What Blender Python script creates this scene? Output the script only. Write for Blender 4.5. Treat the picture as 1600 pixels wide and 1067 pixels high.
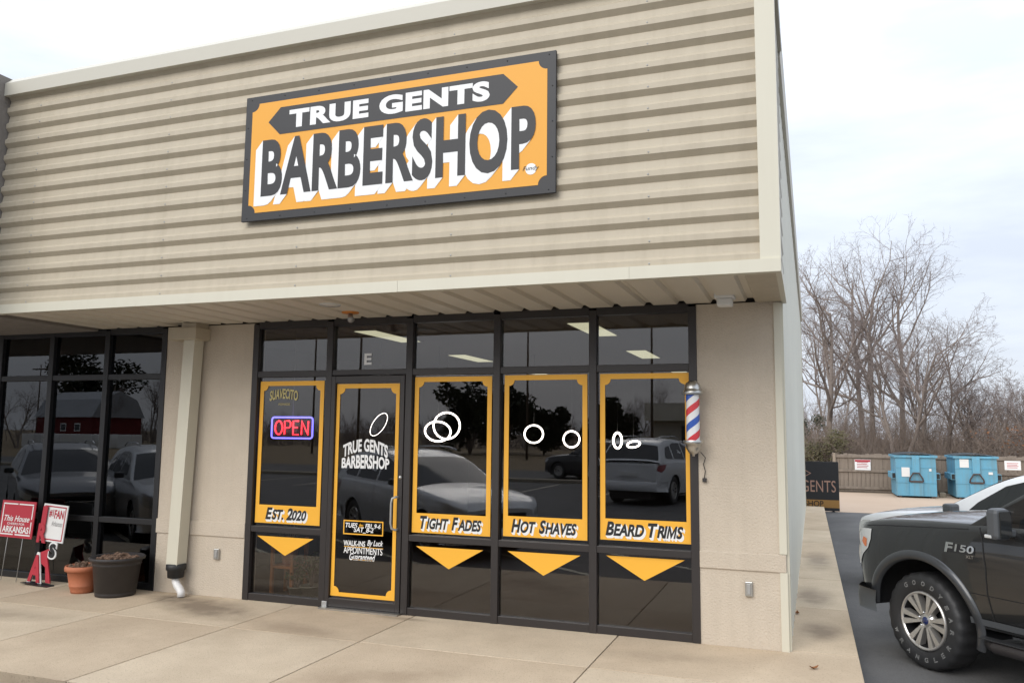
import bpy, bmesh, math, random
import numpy as np
from mathutils import Vector, Matrix
R = math.radians
for o in list(bpy.data.objects): bpy.data.objects.remove(o)
S = bpy.context.scene
COL = S.collection
# ------------------------------------------------------------------ camera
CAM = np.array([0.205, -7.512, 1.831]); YAW, PIT, ROL = R(19.984), R(6.372), R(0.590); FPX = 1265.8
_f = np.array([-math.sin(YAW)*math.cos(PIT), math.cos(YAW)*math.cos(PIT), math.sin(PIT)])
_r0 = np.array([math.cos(YAW), math.sin(YAW), 0.0]); _u0 = np.cross(_r0, _f)
_r = _r0*math.cos(ROL)+_u0*math.sin(ROL); _u = -_r0*math.sin(ROL)+_u0*math.cos(ROL)
cd = bpy.data.cameras.new('camera'); cam = bpy.data.objects.new('camera', cd); COL.objects.link(cam)
m = Matrix.Identity(4)
for i in range(3): m[i][0], m[i][1], m[i][2], m[i][3] = _r[i], _u[i], -_f[i], CAM[i]
cam.matrix_world = m
cd.sensor_fit = 'HORIZONTAL'; cd.sensor_width = 36; cd.lens = FPX/1600*36; cd.clip_end = 2000; cd.clip_start = .05
S.camera = cam
def P(px, py, ax, v):                      # a pixel's direction met with the plane axis = v
    d = _f+_r*(px-800)/FPX+_u*(533.5-py)/FPX
    return CAM+d*((v-CAM[ax])/d[ax])
# ------------------------------------------------------------------ sky: overcast
W = bpy.data.worlds.new('World'); S.world = W; W.use_nodes = True
nt = W.node_tree; N = nt.nodes; L = nt.links; N.clear()
SUN_EL, SUN_AZ = R(34), R(200)             # azimuth from +y clockwise
out = N.new('ShaderNodeOutputWorld'); bg = N.new('ShaderNodeBackground'); bg.inputs[1].default_value = 0.10
sky = N.new('ShaderNodeTexSky'); sky.sky_type = 'NISHITA'; sky.sun_disc = False; sky.sun_elevation = SUN_EL; sky.sun_rotation = SUN_AZ; sky.dust_density = 3
tc = N.new('ShaderNodeTexCoord'); sep = N.new('ShaderNodeSeparateXYZ'); L.new(tc.outputs['Generated'], sep.inputs[0])
mp = N.new('ShaderNodeMapping'); mp.inputs['Scale'].default_value = (2.2, 2.2, 9); L.new(tc.outputs['Generated'], mp.inputs[0])
nz = N.new('ShaderNodeTexNoise'); nz.inputs['Scale'].default_value = 1.6; nz.inputs['Detail'].default_value = 7; nz.inputs['Roughness'].default_value = .55; L.new(mp.outputs[0], nz.inputs['Vector'])
cr = N.new('ShaderNodeValToRGB'); cr.color_ramp.elements[0].position = .36; cr.color_ramp.elements[0].color = (7.4, 8.0, 9.1, 1); cr.color_ramp.elements[1].position = .62; cr.color_ramp.elements[1].color = (8.9, 9.5, 10.5, 1)
L.new(nz.outputs['Fac'], cr.inputs[0])
# an overcast dome is about three times as bright overhead as at the horizon
zc = N.new('ShaderNodeMath'); zc.operation = 'MAXIMUM'; zc.inputs[1].default_value = 0; L.new(sep.outputs[2], zc.inputs[0])
z2 = N.new('ShaderNodeMath'); z2.operation = 'POWER'; z2.inputs[1].default_value = 1.7; L.new(zc.outputs[0], z2.inputs[0])
za = N.new('ShaderNodeMath'); za.operation = 'MULTIPLY_ADD'; za.inputs[1].default_value = 1.3; za.inputs[2].default_value = .81; L.new(z2.outputs[0], za.inputs[0])
vm = N.new('ShaderNodeVectorMath'); vm.operation = 'SCALE'; L.new(cr.outputs[0], vm.inputs[0]); L.new(za.outputs[0], vm.inputs['Scale'])
mxw = N.new('ShaderNodeMix'); mxw.data_type = 'RGBA'; mxw.inputs[0].default_value = .88; L.new(sky.outputs[0], mxw.inputs[6]); L.new(vm.outputs[0], mxw.inputs[7])
L.new(mxw.outputs[2], bg.inputs[0]); L.new(bg.outputs[0], out.inputs[0])
sl = bpy.data.lights.new('sun', 'SUN'); sl.energy = 1.45; sl.angle = R(40); sl.color = (1, .96, .9)
sun = bpy.data.objects.new('sun', sl); COL.objects.link(sun)
sd = Vector((math.sin(SUN_AZ)*math.cos(SUN_EL), math.cos(SUN_AZ)*math.cos(SUN_EL), math.sin(SUN_EL)))
sun.rotation_euler = (-sd).to_track_quat('-Z', 'Y').to_euler()
S.view_settings.view_transform = 'Standard'; S.view_settings.look = 'None'; S.view_settings.exposure = 0.36; S.view_settings.gamma = 1
S.render.resolution_x = 1024; S.render.resolution_y = 682

# ------------------------------------------------------------------ materials
MATS = {}
def _nd(n, t, **k):
    x = n.new(t)
    for a, b in k.items(): setattr(x, a, b)
    return x
def mat(name, col, rough=.6, metal=0, var=.0, scale=6, bump=0, bscale=60, spec=.5, coat=0, emit=None, estr=0, streak=0, col2=None, stain=0, stscale=.8, speck=0, marks=()):
    """principled colour broken up by noise; streak = vertical run marks; stain = large soft blotches; bump = fine relief"""
    M = bpy.data.materials.new(name); M.use_nodes = True; n = M.node_tree.nodes; l = M.node_tree.links
    b = n['Principled BSDF']; b.inputs['Roughness'].default_value = rough; b.inputs['Metallic'].default_value = metal
    b.inputs['Specular IOR Level'].default_value = spec; b.inputs['Coat Weight'].default_value = coat; b.inputs['Coat Roughness'].default_value = .04
    c4 = (*col, 1); b.inputs['Base Color'].default_value = c4
    if emit: b.inputs['Emission Color'].default_value = (*emit, 1); b.inputs['Emission Strength'].default_value = estr
    if var or streak or stain:
        g = n.new('ShaderNodeTexCoord'); prev = None
        def layer(sc, vec, amt, lo, hi, dark, det=6):
            nonlocal prev
            t = n.new('ShaderNodeTexNoise'); t.inputs['Scale'].default_value = sc; t.inputs['Detail'].default_value = det; t.inputs['Roughness'].default_value = .62
            mpn = n.new('ShaderNodeMapping'); mpn.inputs['Scale'].default_value = vec; l.new(g.outputs['Object'], mpn.inputs[0]); l.new(mpn.outputs[0], t.inputs['Vector'])
            rp = n.new('ShaderNodeMapRange'); rp.inputs[1].default_value = lo; rp.inputs[2].default_value = hi; rp.inputs[3].default_value = 0; rp.inputs[4].default_value = amt
            l.new(t.outputs['Fac'], rp.inputs[0])
            mx = n.new('ShaderNodeMix'); mx.data_type = 'RGBA'; l.new(rp.outputs[0], mx.inputs[0])
            if prev: l.new(prev, mx.inputs[6])
            else: mx.inputs[6].default_value = c4
            mx.inputs[7].default_value = (*dark, 1); prev = mx.outputs[2]
        d = col2 or tuple(c*.45 for c in col)
        if var: layer(scale, (1, 1, 1), var, .3, .75, d)
        if stain: layer(stscale, (1, 1, 1), stain, .45, .7, d)
        if speck: layer(55, (1, 1, 1), speck, .56, .74, tuple(c*.35 for c in d), 3); layer(14, (1, 1, 1), speck*.6, .55, .8, d, 8)
        for (mx_, my_, rx, ry, rot, amt, dk) in marks:
            mq = n.new('ShaderNodeMapping'); mq.vector_type = 'TEXTURE'; mq.inputs['Location'].default_value = (mx_, my_, 0); mq.inputs['Rotation'].default_value = (0, 0, R(rot)); mq.inputs['Scale'].default_value = (rx, ry, 1); l.new(g.outputs['Object'], mq.inputs[0])
            gr = n.new('ShaderNodeTexGradient'); gr.gradient_type = 'SPHERICAL'; l.new(mq.outputs[0], gr.inputs[0])
            tn_ = n.new('ShaderNodeTexNoise'); tn_.inputs['Scale'].default_value = 5; tn_.inputs['Detail'].default_value = 6; l.new(g.outputs['Object'], tn_.inputs['Vector'])
            mu = n.new('ShaderNodeMath'); mu.operation = 'MULTIPLY'; l.new(gr.outputs['Fac'], mu.inputs[0]); l.new(tn_.outputs['Fac'], mu.inputs[1])
            rg = n.new('ShaderNodeMapRange'); rg.inputs[1].default_value = .02; rg.inputs[2].default_value = .4; rg.inputs[4].default_value = amt; l.new(mu.outputs[0], rg.inputs[0])
            mx = n.new('ShaderNodeMix'); mx.data_type = 'RGBA'; l.new(rg.outputs[0], mx.inputs[0]); l.new(prev, mx.inputs[6]); mx.inputs[7].default_value = (*dk, 1); prev = mx.outputs[2]
        if streak: layer(5, (1.6, 1.6, .12), streak, .45, .75, d)
        l.new(prev, b.inputs['Base Color'])
    if bump:
        g2 = n.new('ShaderNodeTexCoord'); t = n.new('ShaderNodeTexNoise'); t.inputs['Scale'].default_value = bscale; t.inputs['Detail'].default_value = 4; l.new(g2.outputs['Object'], t.inputs['Vector'])
        bp = n.new('ShaderNodeBump'); bp.inputs['Strength'].default_value = bump; bp.inputs['Distance'].default_value = .01; l.new(t.outputs['Fac'], bp.inputs['Height']); l.new(bp.outputs[0], b.inputs['Normal'])
    MATS[name] = M; return M
def glassmat(name, tint, r0=.066):
    M = bpy.data.materials.new(name); M.use_nodes = True; n = M.node_tree.nodes; l = M.node_tree.links; n.clear()
    o = n.new('ShaderNodeOutputMaterial'); mx = n.new('ShaderNodeMixShader'); t = n.new('ShaderNodeBsdfTransparent'); t.inputs[0].default_value = (*tint, 1)
    g = n.new('ShaderNodeBsdfGlossy'); g.inputs['Roughness'].default_value = .004; g.inputs[0].default_value = (.95, .97, 1, 1)
    ge = n.new('ShaderNodeNewGeometry'); dt = n.new('ShaderNodeVectorMath'); dt.operation = 'DOT_PRODUCT'; l.new(ge.outputs['Normal'], dt.inputs[0]); l.new(ge.outputs['Incoming'], dt.inputs[1])
    def M_(op, a, bb):
        q = n.new('ShaderNodeMath'); q.operation = op
        for i, v in enumerate((a, bb)):
            if isinstance(v, (int, float)): q.inputs[i].default_value = v
            elif v is not None: l.new(v, q.inputs[i])
        return q.outputs[0]
    c = M_('ABSOLUTE', dt.outputs['Value'], None); k = M_('POWER', M_('SUBTRACT', 1, c), 5); fr = M_('MULTIPLY_ADD', k, 1-r0)
    fr.node.inputs[2].default_value = r0
    l.new(fr, mx.inputs[0]); l.new(t.outputs[0], mx.inputs[1]); l.new(g.outputs[0], mx.inputs[2]); l.new(mx.outputs[0], o.inputs[0])
    MATS[name] = M; return M
mat('stucco', (.56, .485, .39), .9, var=.3, scale=3, bump=.8, bscale=60, spec=.2, col2=(.42, .36, .285), streak=.3, stain=.25, stscale=1.4, speck=.15)
mat('tan_metal', (.475, .415, .315), .5, var=.16, scale=2.5, col2=(.33, .28, .205), streak=.4, spec=.35, stain=.15, stscale=1.1)
mat('cream_metal', (.59, .56, .455), .45, var=.12, scale=3, col2=(.5, .46, .36), streak=.18)
mat('side_metal', (.70, .69, .61), .5, var=.1, scale=2, col2=(.5, .5, .45), streak=.2)
mat('soffit_metal', (.62, .57, .475), .5, var=.16, scale=2, col2=(.36, .32, .26))
mat('cap_metal', (.50, .475, .40), .5, var=.15, scale=2, col2=(.45, .42, .35))
mat('grey_stucco', (.22, .20, .18), .95, var=.5, scale=8, bump=.8, bscale=30)
mat('bronze', (.024, .020, .019), .42, var=.2, scale=10, spec=.5, col2=(.034, .028, .027))
mat('black_frame', (.009, .009, .010), .4)
mat('steel', (.55, .55, .53), .35, metal=1, var=.3, scale=12)
mat('dull_steel', (.42, .42, .41), .5, metal=.6, var=.3, scale=14)
mat('yellow_vinyl', (.83, .42, .035), .5, var=.06, scale=2, col2=(.75, .36, .03))
mat('sign_yellow', (.74, .335, .022), .5, var=.06, scale=1.2, col2=(.68, .30, .02))
mat('sign_black', (.012, .0125, .015), .5, var=.15, scale=2, col2=(.045, .045, .05))
mat('ink_black', (.010, .010, .011), .5)
mat('white_vinyl', (.80, .80, .79), .5, var=.06, scale=5, col2=(.7, .7, .7))
mat('gold_vinyl', (.50, .42, .17), .5)
MARKS = [(-5.75, -.45, 1.1, .42, -20, .75, (.16, .12, .085)), (-6.35, -.25, .35, .2, 0, .7, (.13, .10, .07)), (-4.3, -.9, .9, .25, -12, .4, (.22, .16, .11)), (-2.9, -1.9, .8, .4, 30, .4, (.24, .17, .11)), (-1.0, -.55, .7, .25, 10, .35, (.25, .19, .13)), (-7.4, -1.5, 1.2, .3, 8, .4, (.22, .17, .12)), (.28, .9, .25, .5, 0, .6, (.12, .09, .07)), (.2, 2.6, .3, .8, 0, .55, (.13, .10, .08)), (.3, 5.5, .25, 1.2, 0, .5, (.14, .11, .09)), (-3.6, -.15, .5, .08, 0, .5, (.2, .15, .1))]
mat('concrete', (.57, .46, .33), .9, var=.42, scale=2.2, bump=.5, bscale=110, spec=.25, col2=(.36, .275, .19), stain=.55, stscale=.8, speck=.5, marks=MARKS)
mat('concrete_pale', (.61, .505, .37), .9, var=.42, scale=2.4, bump=.5, bscale=110, spec=.25, col2=(.40, .315, .22), stain=.5, stscale=1.0, speck=.5, marks=MARKS)
mat('concrete_kerb', (.30, .26, .20), .9, var=.5, scale=4, bump=.4, bscale=60, col2=(.16, .135, .1))
mat('apron', (.48, .36, .26), .9, var=.3, scale=.5, bump=.2, bscale=40, col2=(.36, .26, .18), stain=.3, stscale=.3)
mat('asphalt', (.150, .147, .144), .9, var=.5, scale=1.1, bump=.9, bscale=90, spec=.2, col2=(.075, .074, .073), stain=.6, stscale=.6, speck=.35)
mat('soil', (.17, .125, .08), .95, var=.6, scale=.6, bump=.5, bscale=8, col2=(.09, .07, .045))
mat('dry_grass', (.20, .145, .075), .95, var=.6, scale=.35, bump=.6, bscale=9, col2=(.11, .075, .04))
mat('paint_line', (.62, .58, .45), .8, var=.5, scale=9, col2=(.2, .19, .17))
mat('terracotta', (.42, .135, .062), .75, var=.3, scale=7, col2=(.5, .22, .13), bump=.2, bscale=40)
mat('black_plastic', (.026, .022, .022), .5, var=.4, scale=9, col2=(.05, .045, .042))
mat('pinecone', (.14, .085, .055), .9, var=.6, scale=30, col2=(.3, .2, .14))
mat('pvc', (.72, .71, .69), .4, var=.3, scale=9, col2=(.5, .47, .43))
mat('rubber', (.018, .018, .019), .55, var=.2, scale=15, col2=(.03, .03, .03))
mat('red_paint', (.42, .022, .04), .5, var=.2, scale=6, col2=(.32, .012, .025))
mat('white_paint', (.74, .74, .72), .5, var=.15, scale=8, col2=(.6, .6, .58))
mat('pole_white', (.78, .78, .78), .3, coat=.4); mat('pole_red', (.62, .035, .045), .3, coat=.4); mat('pole_blue', (.025, .09, .42), .3, coat=.4)
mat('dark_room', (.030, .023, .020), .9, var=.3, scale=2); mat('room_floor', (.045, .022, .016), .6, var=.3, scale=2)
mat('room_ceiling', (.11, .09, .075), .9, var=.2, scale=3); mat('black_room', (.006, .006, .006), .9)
mat('wood', (.33, .13, .035), .5, var=.35, scale=5, col2=(.2, .07, .02)); mat('drawer_tan', (.22, .13, .06), .6, var=.2, scale=3)
mat('green_tape', (.05, .25, .07), .5); mat('celadon', (.25, .27, .22), .4)
mat('leaf', (.055, .085, .03), .6, var=.5, scale=20, col2=(.09, .12, .04)); mat('leaf_dark', (.035, .045, .022), .7, var=.5, scale=3, col2=(.05, .05, .025))
mat('leaf_rust', (.24, .095, .03), .8, var=.5, scale=3, col2=(.14, .07, .03)); mat('leaf_olive', (.075, .075, .03), .8, var=.5, scale=3, col2=(.14, .085, .035))
mat('bark', (.27, .225, .195), .95, var=.5, scale=3, col2=(.15, .12, .10)); mat('twig', (.26, .215, .195), .95, var=.5, scale=.6, col2=(.15, .115, .10)); mat('brush', (.25, .195, .155), .95, var=.6, scale=.7, col2=(.10, .07, .05))
mat('fence_wood', (.28, .23, .185), .9, var=.5, scale=3, streak=.7, col2=(.14, .11, .085)); mat('fence_pale', (.33, .27, .21), .9, var=.4, scale=4)
mat('dumpster_blue', (.115, .37, .53), .6, var=.35, scale=2.5, streak=.6, col2=(.16, .20, .19)); mat('dumpster_rust', (.09, .06, .05), .8, var=.5, scale=12)
mat('lid_dark', (.03, .045, .055), .5)
mat('truck_paint', (.030, .031, .032), .25, metal=.55, coat=1, var=.05, scale=30); mat('trim_grey', (.07, .075, .08), .45, var=.1, scale=20)
mat('chrome', (.62, .63, .64), .16, metal=1); mat('alloy', (.60, .58, .55), .28, metal=.8); mat('dark_alloy', (.02, .02, .022), .4, metal=.6)
mat('car_glass', (.010, .012, .013), .04, spec=.7); mat('lamp_lens', (.55, .56, .55), .12, coat=1, spec=.8); mat('amber', (.65, .16, .03), .2, coat=1); mat('red_lens', (.28, .01, .015), .2, coat=1)
mat('car_white', (.78, .79, .80), .3, coat=1); mat('car_silver', (.66, .67, .68), .3, metal=.3, coat=1); mat('car_grey', (.20, .205, .215), .3, metal=.6, coat=1); mat('car_black', (.02, .02, .022), .3, coat=1)
mat('badge_blue', (.01, .02, .09), .25, coat=1)
mat('barn_red', (.14, .018, .016), .9, var=.3, scale=2); mat('barn_roof', (.36, .37, .38), .4, metal=.4, var=.3, scale=.6); mat('beige', (.42, .39, .33), .9, var=.1, scale=1)
mat('pole_wood', (.10, .075, .055), .9); mat('copper_sign', (.40, .24, .18), .5); mat('tan_sign', (.36, .19, .05), .6, var=.2, scale=5)
mat('ring_glow', (.9, .9, .9), .5, emit=(1, .99, .97), estr=9); mat('neon_red', (.6, .02, .03), .4, emit=(1, .03, .05), estr=5); mat('neon_blue', (.1, .1, .6), .4, emit=(.14, .14, 1), estr=5)
mat('troffer', (.8, .8, .7), .5, emit=(.95, 1, .72), estr=.8); mat('orange_cap', (.55, .20, .03), .6, var=.3, scale=20); mat('lens_clear', (.6, .6, .58), .15)
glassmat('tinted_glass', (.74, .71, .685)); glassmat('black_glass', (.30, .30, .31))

# ------------------------------------------------------------------ mesh helpers
def link(name, me, mt=None, parent=None):
    o = bpy.data.objects.new(name, me); COL.objects.link(o)
    if mt is not None and me is not None and not me.materials: me.materials.append(MATS[mt])
    if parent is not None: o.parent = parent
    return o
def tag(o, label=None, cat=None, group=None, kind=None):
    if label: o['label'] = label
    if cat: o['category'] = cat
    if group: o['group'] = group
    if kind: o['kind'] = kind
    return o
def thing(name, label, cat, loc=(0, 0, 0), rz=0, group=None):
    o = bpy.data.objects.new(name, None); COL.objects.link(o); o.location = loc; o.rotation_euler = (0, 0, rz); o.empty_display_size = .1
    return tag(o, label, cat, group)
class B:
    """collects vertices and faces, then links them as one mesh object"""
    def __init__(s): s.v = []; s.f = []; s.sm = []
    def add(s, vs, fs, smooth=False):
        k = len(s.v); s.v += [tuple(map(float, p)) for p in vs]; s.f += [tuple(i+k for i in f) for f in fs]; s.sm += [smooth]*len(fs); return s
    def box(s, x0, x1, y0, y1, z0, z1, M=None):
        vs = [(x, y, z) for x in (x0, x1) for y in (y0, y1) for z in (z0, z1)]
        if M is not None: vs = [tuple(M @ Vector(p)) for p in vs]
        return s.add(vs, [(0, 1, 3, 2), (4, 6, 7, 5), (0, 4, 5, 1), (2, 3, 7, 6), (0, 2, 6, 4), (1, 5, 7, 3)])
    def bev(s, x0, x1, y0, y1, z0, z1, b=.01, M=None):      # box with chamfered edges
        bm = bmesh.new(); bmesh.ops.create_cube(bm, size=1)
        bmesh.ops.scale(bm, vec=(x1-x0, y1-y0, z1-z0), verts=bm.verts); bmesh.ops.translate(bm, vec=((x0+x1)/2, (y0+y1)/2, (z0+z1)/2), verts=bm.verts)
        bmesh.ops.bevel(bm, geom=bm.edges[:], offset=b, segments=2, affect='EDGES', profile=.5)
        return s.bm(bm, M)
    def bm(s, bm, M=None):
        bm.verts.ensure_lookup_table(); bm.verts.index_update()
        vs = [tuple((M @ v.co) if M is not None else v.co) for v in bm.verts]; s.add(vs, [tuple(v.index for v in f.verts) for f in bm.faces]); bm.free(); return s
    def prism(s, pts, y0, y1, axis='y'):                    # polygon (a,b) pushed along an axis
        n = len(pts)
        mk = {'y': lambda a, b, t: (a, t, b), 'x': lambda a, b, t: (t, a, b), 'z': lambda a, b, t: (a, b, t)}[axis]
        vs = [mk(a, b, y0) for a, b in pts]+[mk(a, b, y1) for a, b in pts]
        return s.add(vs, [tuple(range(n)), tuple(range(2*n-1, n-1, -1))]+[(i, (i+1) % n, n+(i+1) % n, n+i) for i in range(n)])
    def tube(s, pts, rad, n=8, caps=True):
        pts = [Vector(p) for p in pts]; rad = rad if isinstance(rad, (list, tuple)) else [rad]*len(pts); vs = []; fs = []
        a = None
        for i, p in enumerate(pts):
            t = (pts[min(i+1, len(pts)-1)]-pts[max(i-1, 0)]).normalized()
            if a is None: a = t.orthogonal().normalized()
            a = (a-t*a.dot(t)).normalized(); b = t.cross(a)
            for k in range(n):
                q = 2*math.pi*k/n; vs.append(p+(a*math.cos(q)+b*math.sin(q))*rad[i])
        for i in range(len(pts)-1):
            for k in range(n): fs.append((i*n+k, i*n+(k+1) % n, (i+1)*n+(k+1) % n, (i+1)*n+k))
        if caps: fs += [tuple(range(n-1, -1, -1)), tuple(range((len(pts)-1)*n, len(pts)*n))]
        return s.add(vs, fs, True)
    def lathe(s, prof, n=32, M=None, mod=None, smooth=True):    # profile of (radius, z)
        vs = []; fs = []; m_ = len(prof)
        for k in range(n):
            q = 2*math.pi*k/n
            for j, (r, z) in enumerate(prof):
                rr = r if mod is None else mod(k, j, r); vs.append((rr*math.cos(q), rr*math.sin(q), z))
        for k in range(n):
            for j in range(m_-1): fs.append((k*m_+j, ((k+1) % n)*m_+j, ((k+1) % n)*m_+j+1, k*m_+j+1))
        if M is not None: vs = [tuple(M @ Vector(p)) for p in vs]
        return s.add(vs, fs, smooth)
    def torus(s, c, R1, r, M=None, n=40, k=8):
        prof = []; vs = []; fs = []
        for i in range(n):
            a = 2*math.pi*i/n
            for j in range(k):
                b = 2*math.pi*j/k; p = Vector(((R1+r*math.cos(b))*math.cos(a), r*math.sin(b), (R1+r*math.cos(b))*math.sin(a)))
                if M is not None: p = M @ p
                vs.append(Vector(c)+p)
        for i in range(n):
            for j in range(k): fs.append((i*k+j, ((i+1) % n)*k+j, ((i+1) % n)*k+(j+1) % k, i*k+(j+1) % k))
        return s.add(vs, fs, True)
    def mesh(s, name):
        me = bpy.data.meshes.new(name); me.from_pydata(s.v, [], s.f); me.polygons.foreach_set('use_smooth', s.sm); 
        bm = bmesh.new(); bm.from_mesh(me); bmesh.ops.recalc_face_normals(bm, faces=bm.faces); bm.to_mesh(me); bm.free(); me.update(); return me
    def build(s, name, mt, parent=None, loc=None):
        o = link(name, s.mesh(name), mt, parent)
        if loc is not None: o.location = loc
        return o
def flat(loops, place):
    """filled polygon with holes: loops of 2D points, place(a,b) -> xyz"""
    bm = bmesh.new(); ed = []
    for lp in loops:
        vs = [bm.verts.new(place(*p)) for p in lp]
        ed += [bm.edges.new((vs[i], vs[(i+1) % len(vs)])) for i in range(len(vs))]
    bmesh.ops.triangle_fill(bm, edges=ed, use_beauty=True, use_dissolve=False)
    me = bpy.data.meshes.new('flat'); bm.to_mesh(me); bm.free(); return me
def rect(x0, x1, z0, z1): return [(x0, z0), (x1, z0), (x1, z1), (x0, z1)]
def ticket(x0, x1, z0, z1, r, corners='tltrblbr', n=7):
    """rectangle whose named corners are bitten off by quarter discs"""
    pts = []
    def corner(cx, cz, a0, a1, name, plain):
        if name in corners:
            for i in range(n+1):
                a = R(a0+(a1-a0)*i/n); pts.append((cx+r*math.cos(a), cz+r*math.sin(a)))
        else: pts.append(plain)
    corner(x0, z0, 90, 0, 'bl', (x0, z0)); corner(x1, z0, 180, 90, 'br', (x1, z0)); corner(x1, z1, 270, 180, 'tr', (x1, z1)); corner(x0, z1, 0, -90, 'tl', (x0, z1))
    return pts
# ---- lettering from the built-in font
_tc = {}
def glyphs(txt, bold=0.0, shear=0.0, space=1.0):
    key = (txt, bold, shear, space)
    if key in _tc: return _tc[key]
    if txt == 'M':                                  # drawn by hand: the thickened font M folds over itself
        t_ = .16+bold; P_ = [(0, 0), (t_, 0), (t_, .62), (.46, .0), (.54, 0), (1-t_, .62), (1-t_, 0), (1, 0), (1, 1), (.80, 1), (.5, .42), (.20, 1), (0, 1)]
        v = np.array([(x*.92+shear*z, z) for x, z in P_]); mn, mx = v.min(0), v.max(0); a_ = (mx-mn)[0]; f_ = [(0, 1, 2, 11, 12), (2, 3, 10, 11), (3, 4, 10), (4, 5, 9, 10), (5, 6, 7, 8, 9)]
        _tc[key] = ((v-mn)/(mx-mn), f_, a_); return _tc[key]
    if 'M' in txt and '.' not in txt and shear > .2:
        vs, fs, x = [], [], 0.0
        for ch in txt:
            v, f, a = glyphs(ch, bold, shear, space); k = sum(len(q) for q in vs); vs.append(np.c_[x+v[:, 0]*a, v[:, 1]]); fs += [tuple(i+k for i in q) for q in f]; x += a-shear+.10
        v = np.concatenate(vs); mn, mx = v.min(0), v.max(0); _tc[key] = ((v-mn)/(mx-mn), fs, (mx-mn)[0]); return _tc[key]
    c = bpy.data.curves.new('t', 'FONT'); c.body = txt; c.size = 1; c.offset = bold; c.shear = shear; c.space_character = space; c.fill_mode = 'FRONT'; c.resolution_u = 5
    o = bpy.data.objects.new('t', c); COL.objects.link(o); bpy.context.view_layer.update()
    me = o.evaluated_get(bpy.context.evaluated_depsgraph_get()).to_mesh()
    v = np.array([p.co[:2] for p in me.vertices]); f = [tuple(p.vertices) for p in me.polygons]
    o.evaluated_get(bpy.context.evaluated_depsgraph_get()).to_mesh_clear(); bpy.data.objects.remove(o); bpy.data.curves.remove(c)
    mn, mx = v.min(0), v.max(0); asp = (mx-mn)[0]/(mx-mn)[1]; v = (v-mn)/(mx-mn)
    _tc[key] = (v, f, asp); return _tc[key]
def text(txt, x0, x1, z0, z1, place, bold=.02, shear=0, space=1, warp=None, caps=None, shadow=None):
    """fit the words into a box; caps = enlarge the first letter of each word; shadow=(dx,dz,depth) gives the swept block shade"""
    parts = []
    if caps:
        words = txt.split(' '); x = 0; lay = []
        for w in words:
            for seg, h in ((w[:1], 1.0), (w[1:], caps)):
                if seg: v, f, a = glyphs(seg, bold, shear, space); lay.append((v, f, x, a*h, h)); x += a*h-.09
            x += .42
        tot = x-.33
        for v, f, xx, ww, h in lay: parts.append((np.c_[(xx+v[:, 0]*ww)/tot, v[:, 1]*h], f))
    else:
        v, f, a = glyphs(txt, bold, shear, space); parts.append((v, f))
    b = B(); sh = B()
    for v, f in parts:
        q = v.copy()
        if warp is not None: q = np.array([warp(a, c) for a, c in q])
        xy = np.c_[x0+q[:, 0]*(x1-x0), z0+q[:, 1]*(z1-z0)]
        b.add([place(a, c) for a, c in xy], f)
        if shadow:
            cnt = {}
            for fc in f:
                for i in range(len(fc)):
                    e = (fc[i], fc[(i+1) % len(fc)]); k = tuple(sorted(e)); cnt[k] = cnt.get(k, 0)+1
            be = [k for k, c in cnt.items() if c == 1]; n = len(xy); dx, dz, dd = shadow
            sh.add([place(a, c, .0005) for a, c in xy]+[place(a+dx, c+dz, dd) for a, c in xy], [(i, j, n+j, n+i) for i, j in be]+[tuple(i+n for i in fc) for fc in f])
    return (b, sh) if shadow else b
def copy_tree(o, parent=None):
    c = o.copy(); COL.objects.link(c); c.parent = parent
    for ch in list(o.children): copy_tree(ch, c)
    return c
rnd = random.Random(7)

# ================================================================== GROUND
AZ = -.15                                        # asphalt level; the walk is z = 0
b = B(); b.add([(-500, -500, AZ-.03), (500, -500, AZ-.03), (500, 500, AZ-.03), (-500, 500, AZ-.03)], [(0, 1, 2, 3)]); tag(b.build('ground', 'dry_grass'), kind='structure')
b = B(); b.add([(-60, -33, AZ), (40, -33, AZ), (40, 15.6, AZ), (-60, 15.6, AZ)], [(0, 1, 2, 3)]); tag(b.build('parking_lot', 'asphalt'), kind='structure')
b = B(); b.add([(-14, 15.35, AZ+.004), (30, 15.95, AZ+.004), (30, 23.6, AZ+.004), (-14, 23.6, AZ+.004)], [(0, 1, 2, 3)]); tag(b.build('concrete_apron', 'apron'), kind='structure')
b = B(); b.add([(-60, 23.6, AZ-.004), (60, 23.6, AZ-.004), (60, 120, AZ+.4), (-60, 120, AZ+.4)], [(0, 1, 2, 3)]); tag(b.build('woodland_floor', 'soil'), kind='structure')
# the walk: poured slabs with tooled joints
walk = B().box(-40, .555, -2.84, .1, AZ-.02, -.014).build('sidewalk', 'concrete_kerb'); tag(walk, kind='structure'); mat('joint_dirt', (.055, .045, .034), .95); walk.data.materials[0] = MATS['joint_dirt']
def slab(x0, x1, y0, y1, mt, z=0.0):
    g = .006; b = B(); b.bev(x0+g, x1-g, y0+g, y1-g, -.14, z, .003); return b.build('slab', mt, walk)
xs = [.56, -1.47, -3.53, -4.92, -6.39, -8.0, -9.6, -11.2, -12.8, -14.4]
for i in range(len(xs)-1):
    slab(xs[i+1], xs[i], -1.08, .06, ('concrete', 'concrete_pale')[i % 2], rnd.uniform(-.001, .001)); slab(xs[i+1], xs[i], -2.85, -1.08, ('concrete_pale', 'concrete')[i % 2], rnd.uniform(-.001, .001))
slab(-40, -14.4, -2.85, .06, 'concrete')
swalk = B().box(.0, .555, .1, 15.3, AZ-.02, -.014).build('side_walk', 'concrete_kerb'); tag(swalk, kind='structure'); swalk.data.materials[0] = MATS['joint_dirt']
y = .06
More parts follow.
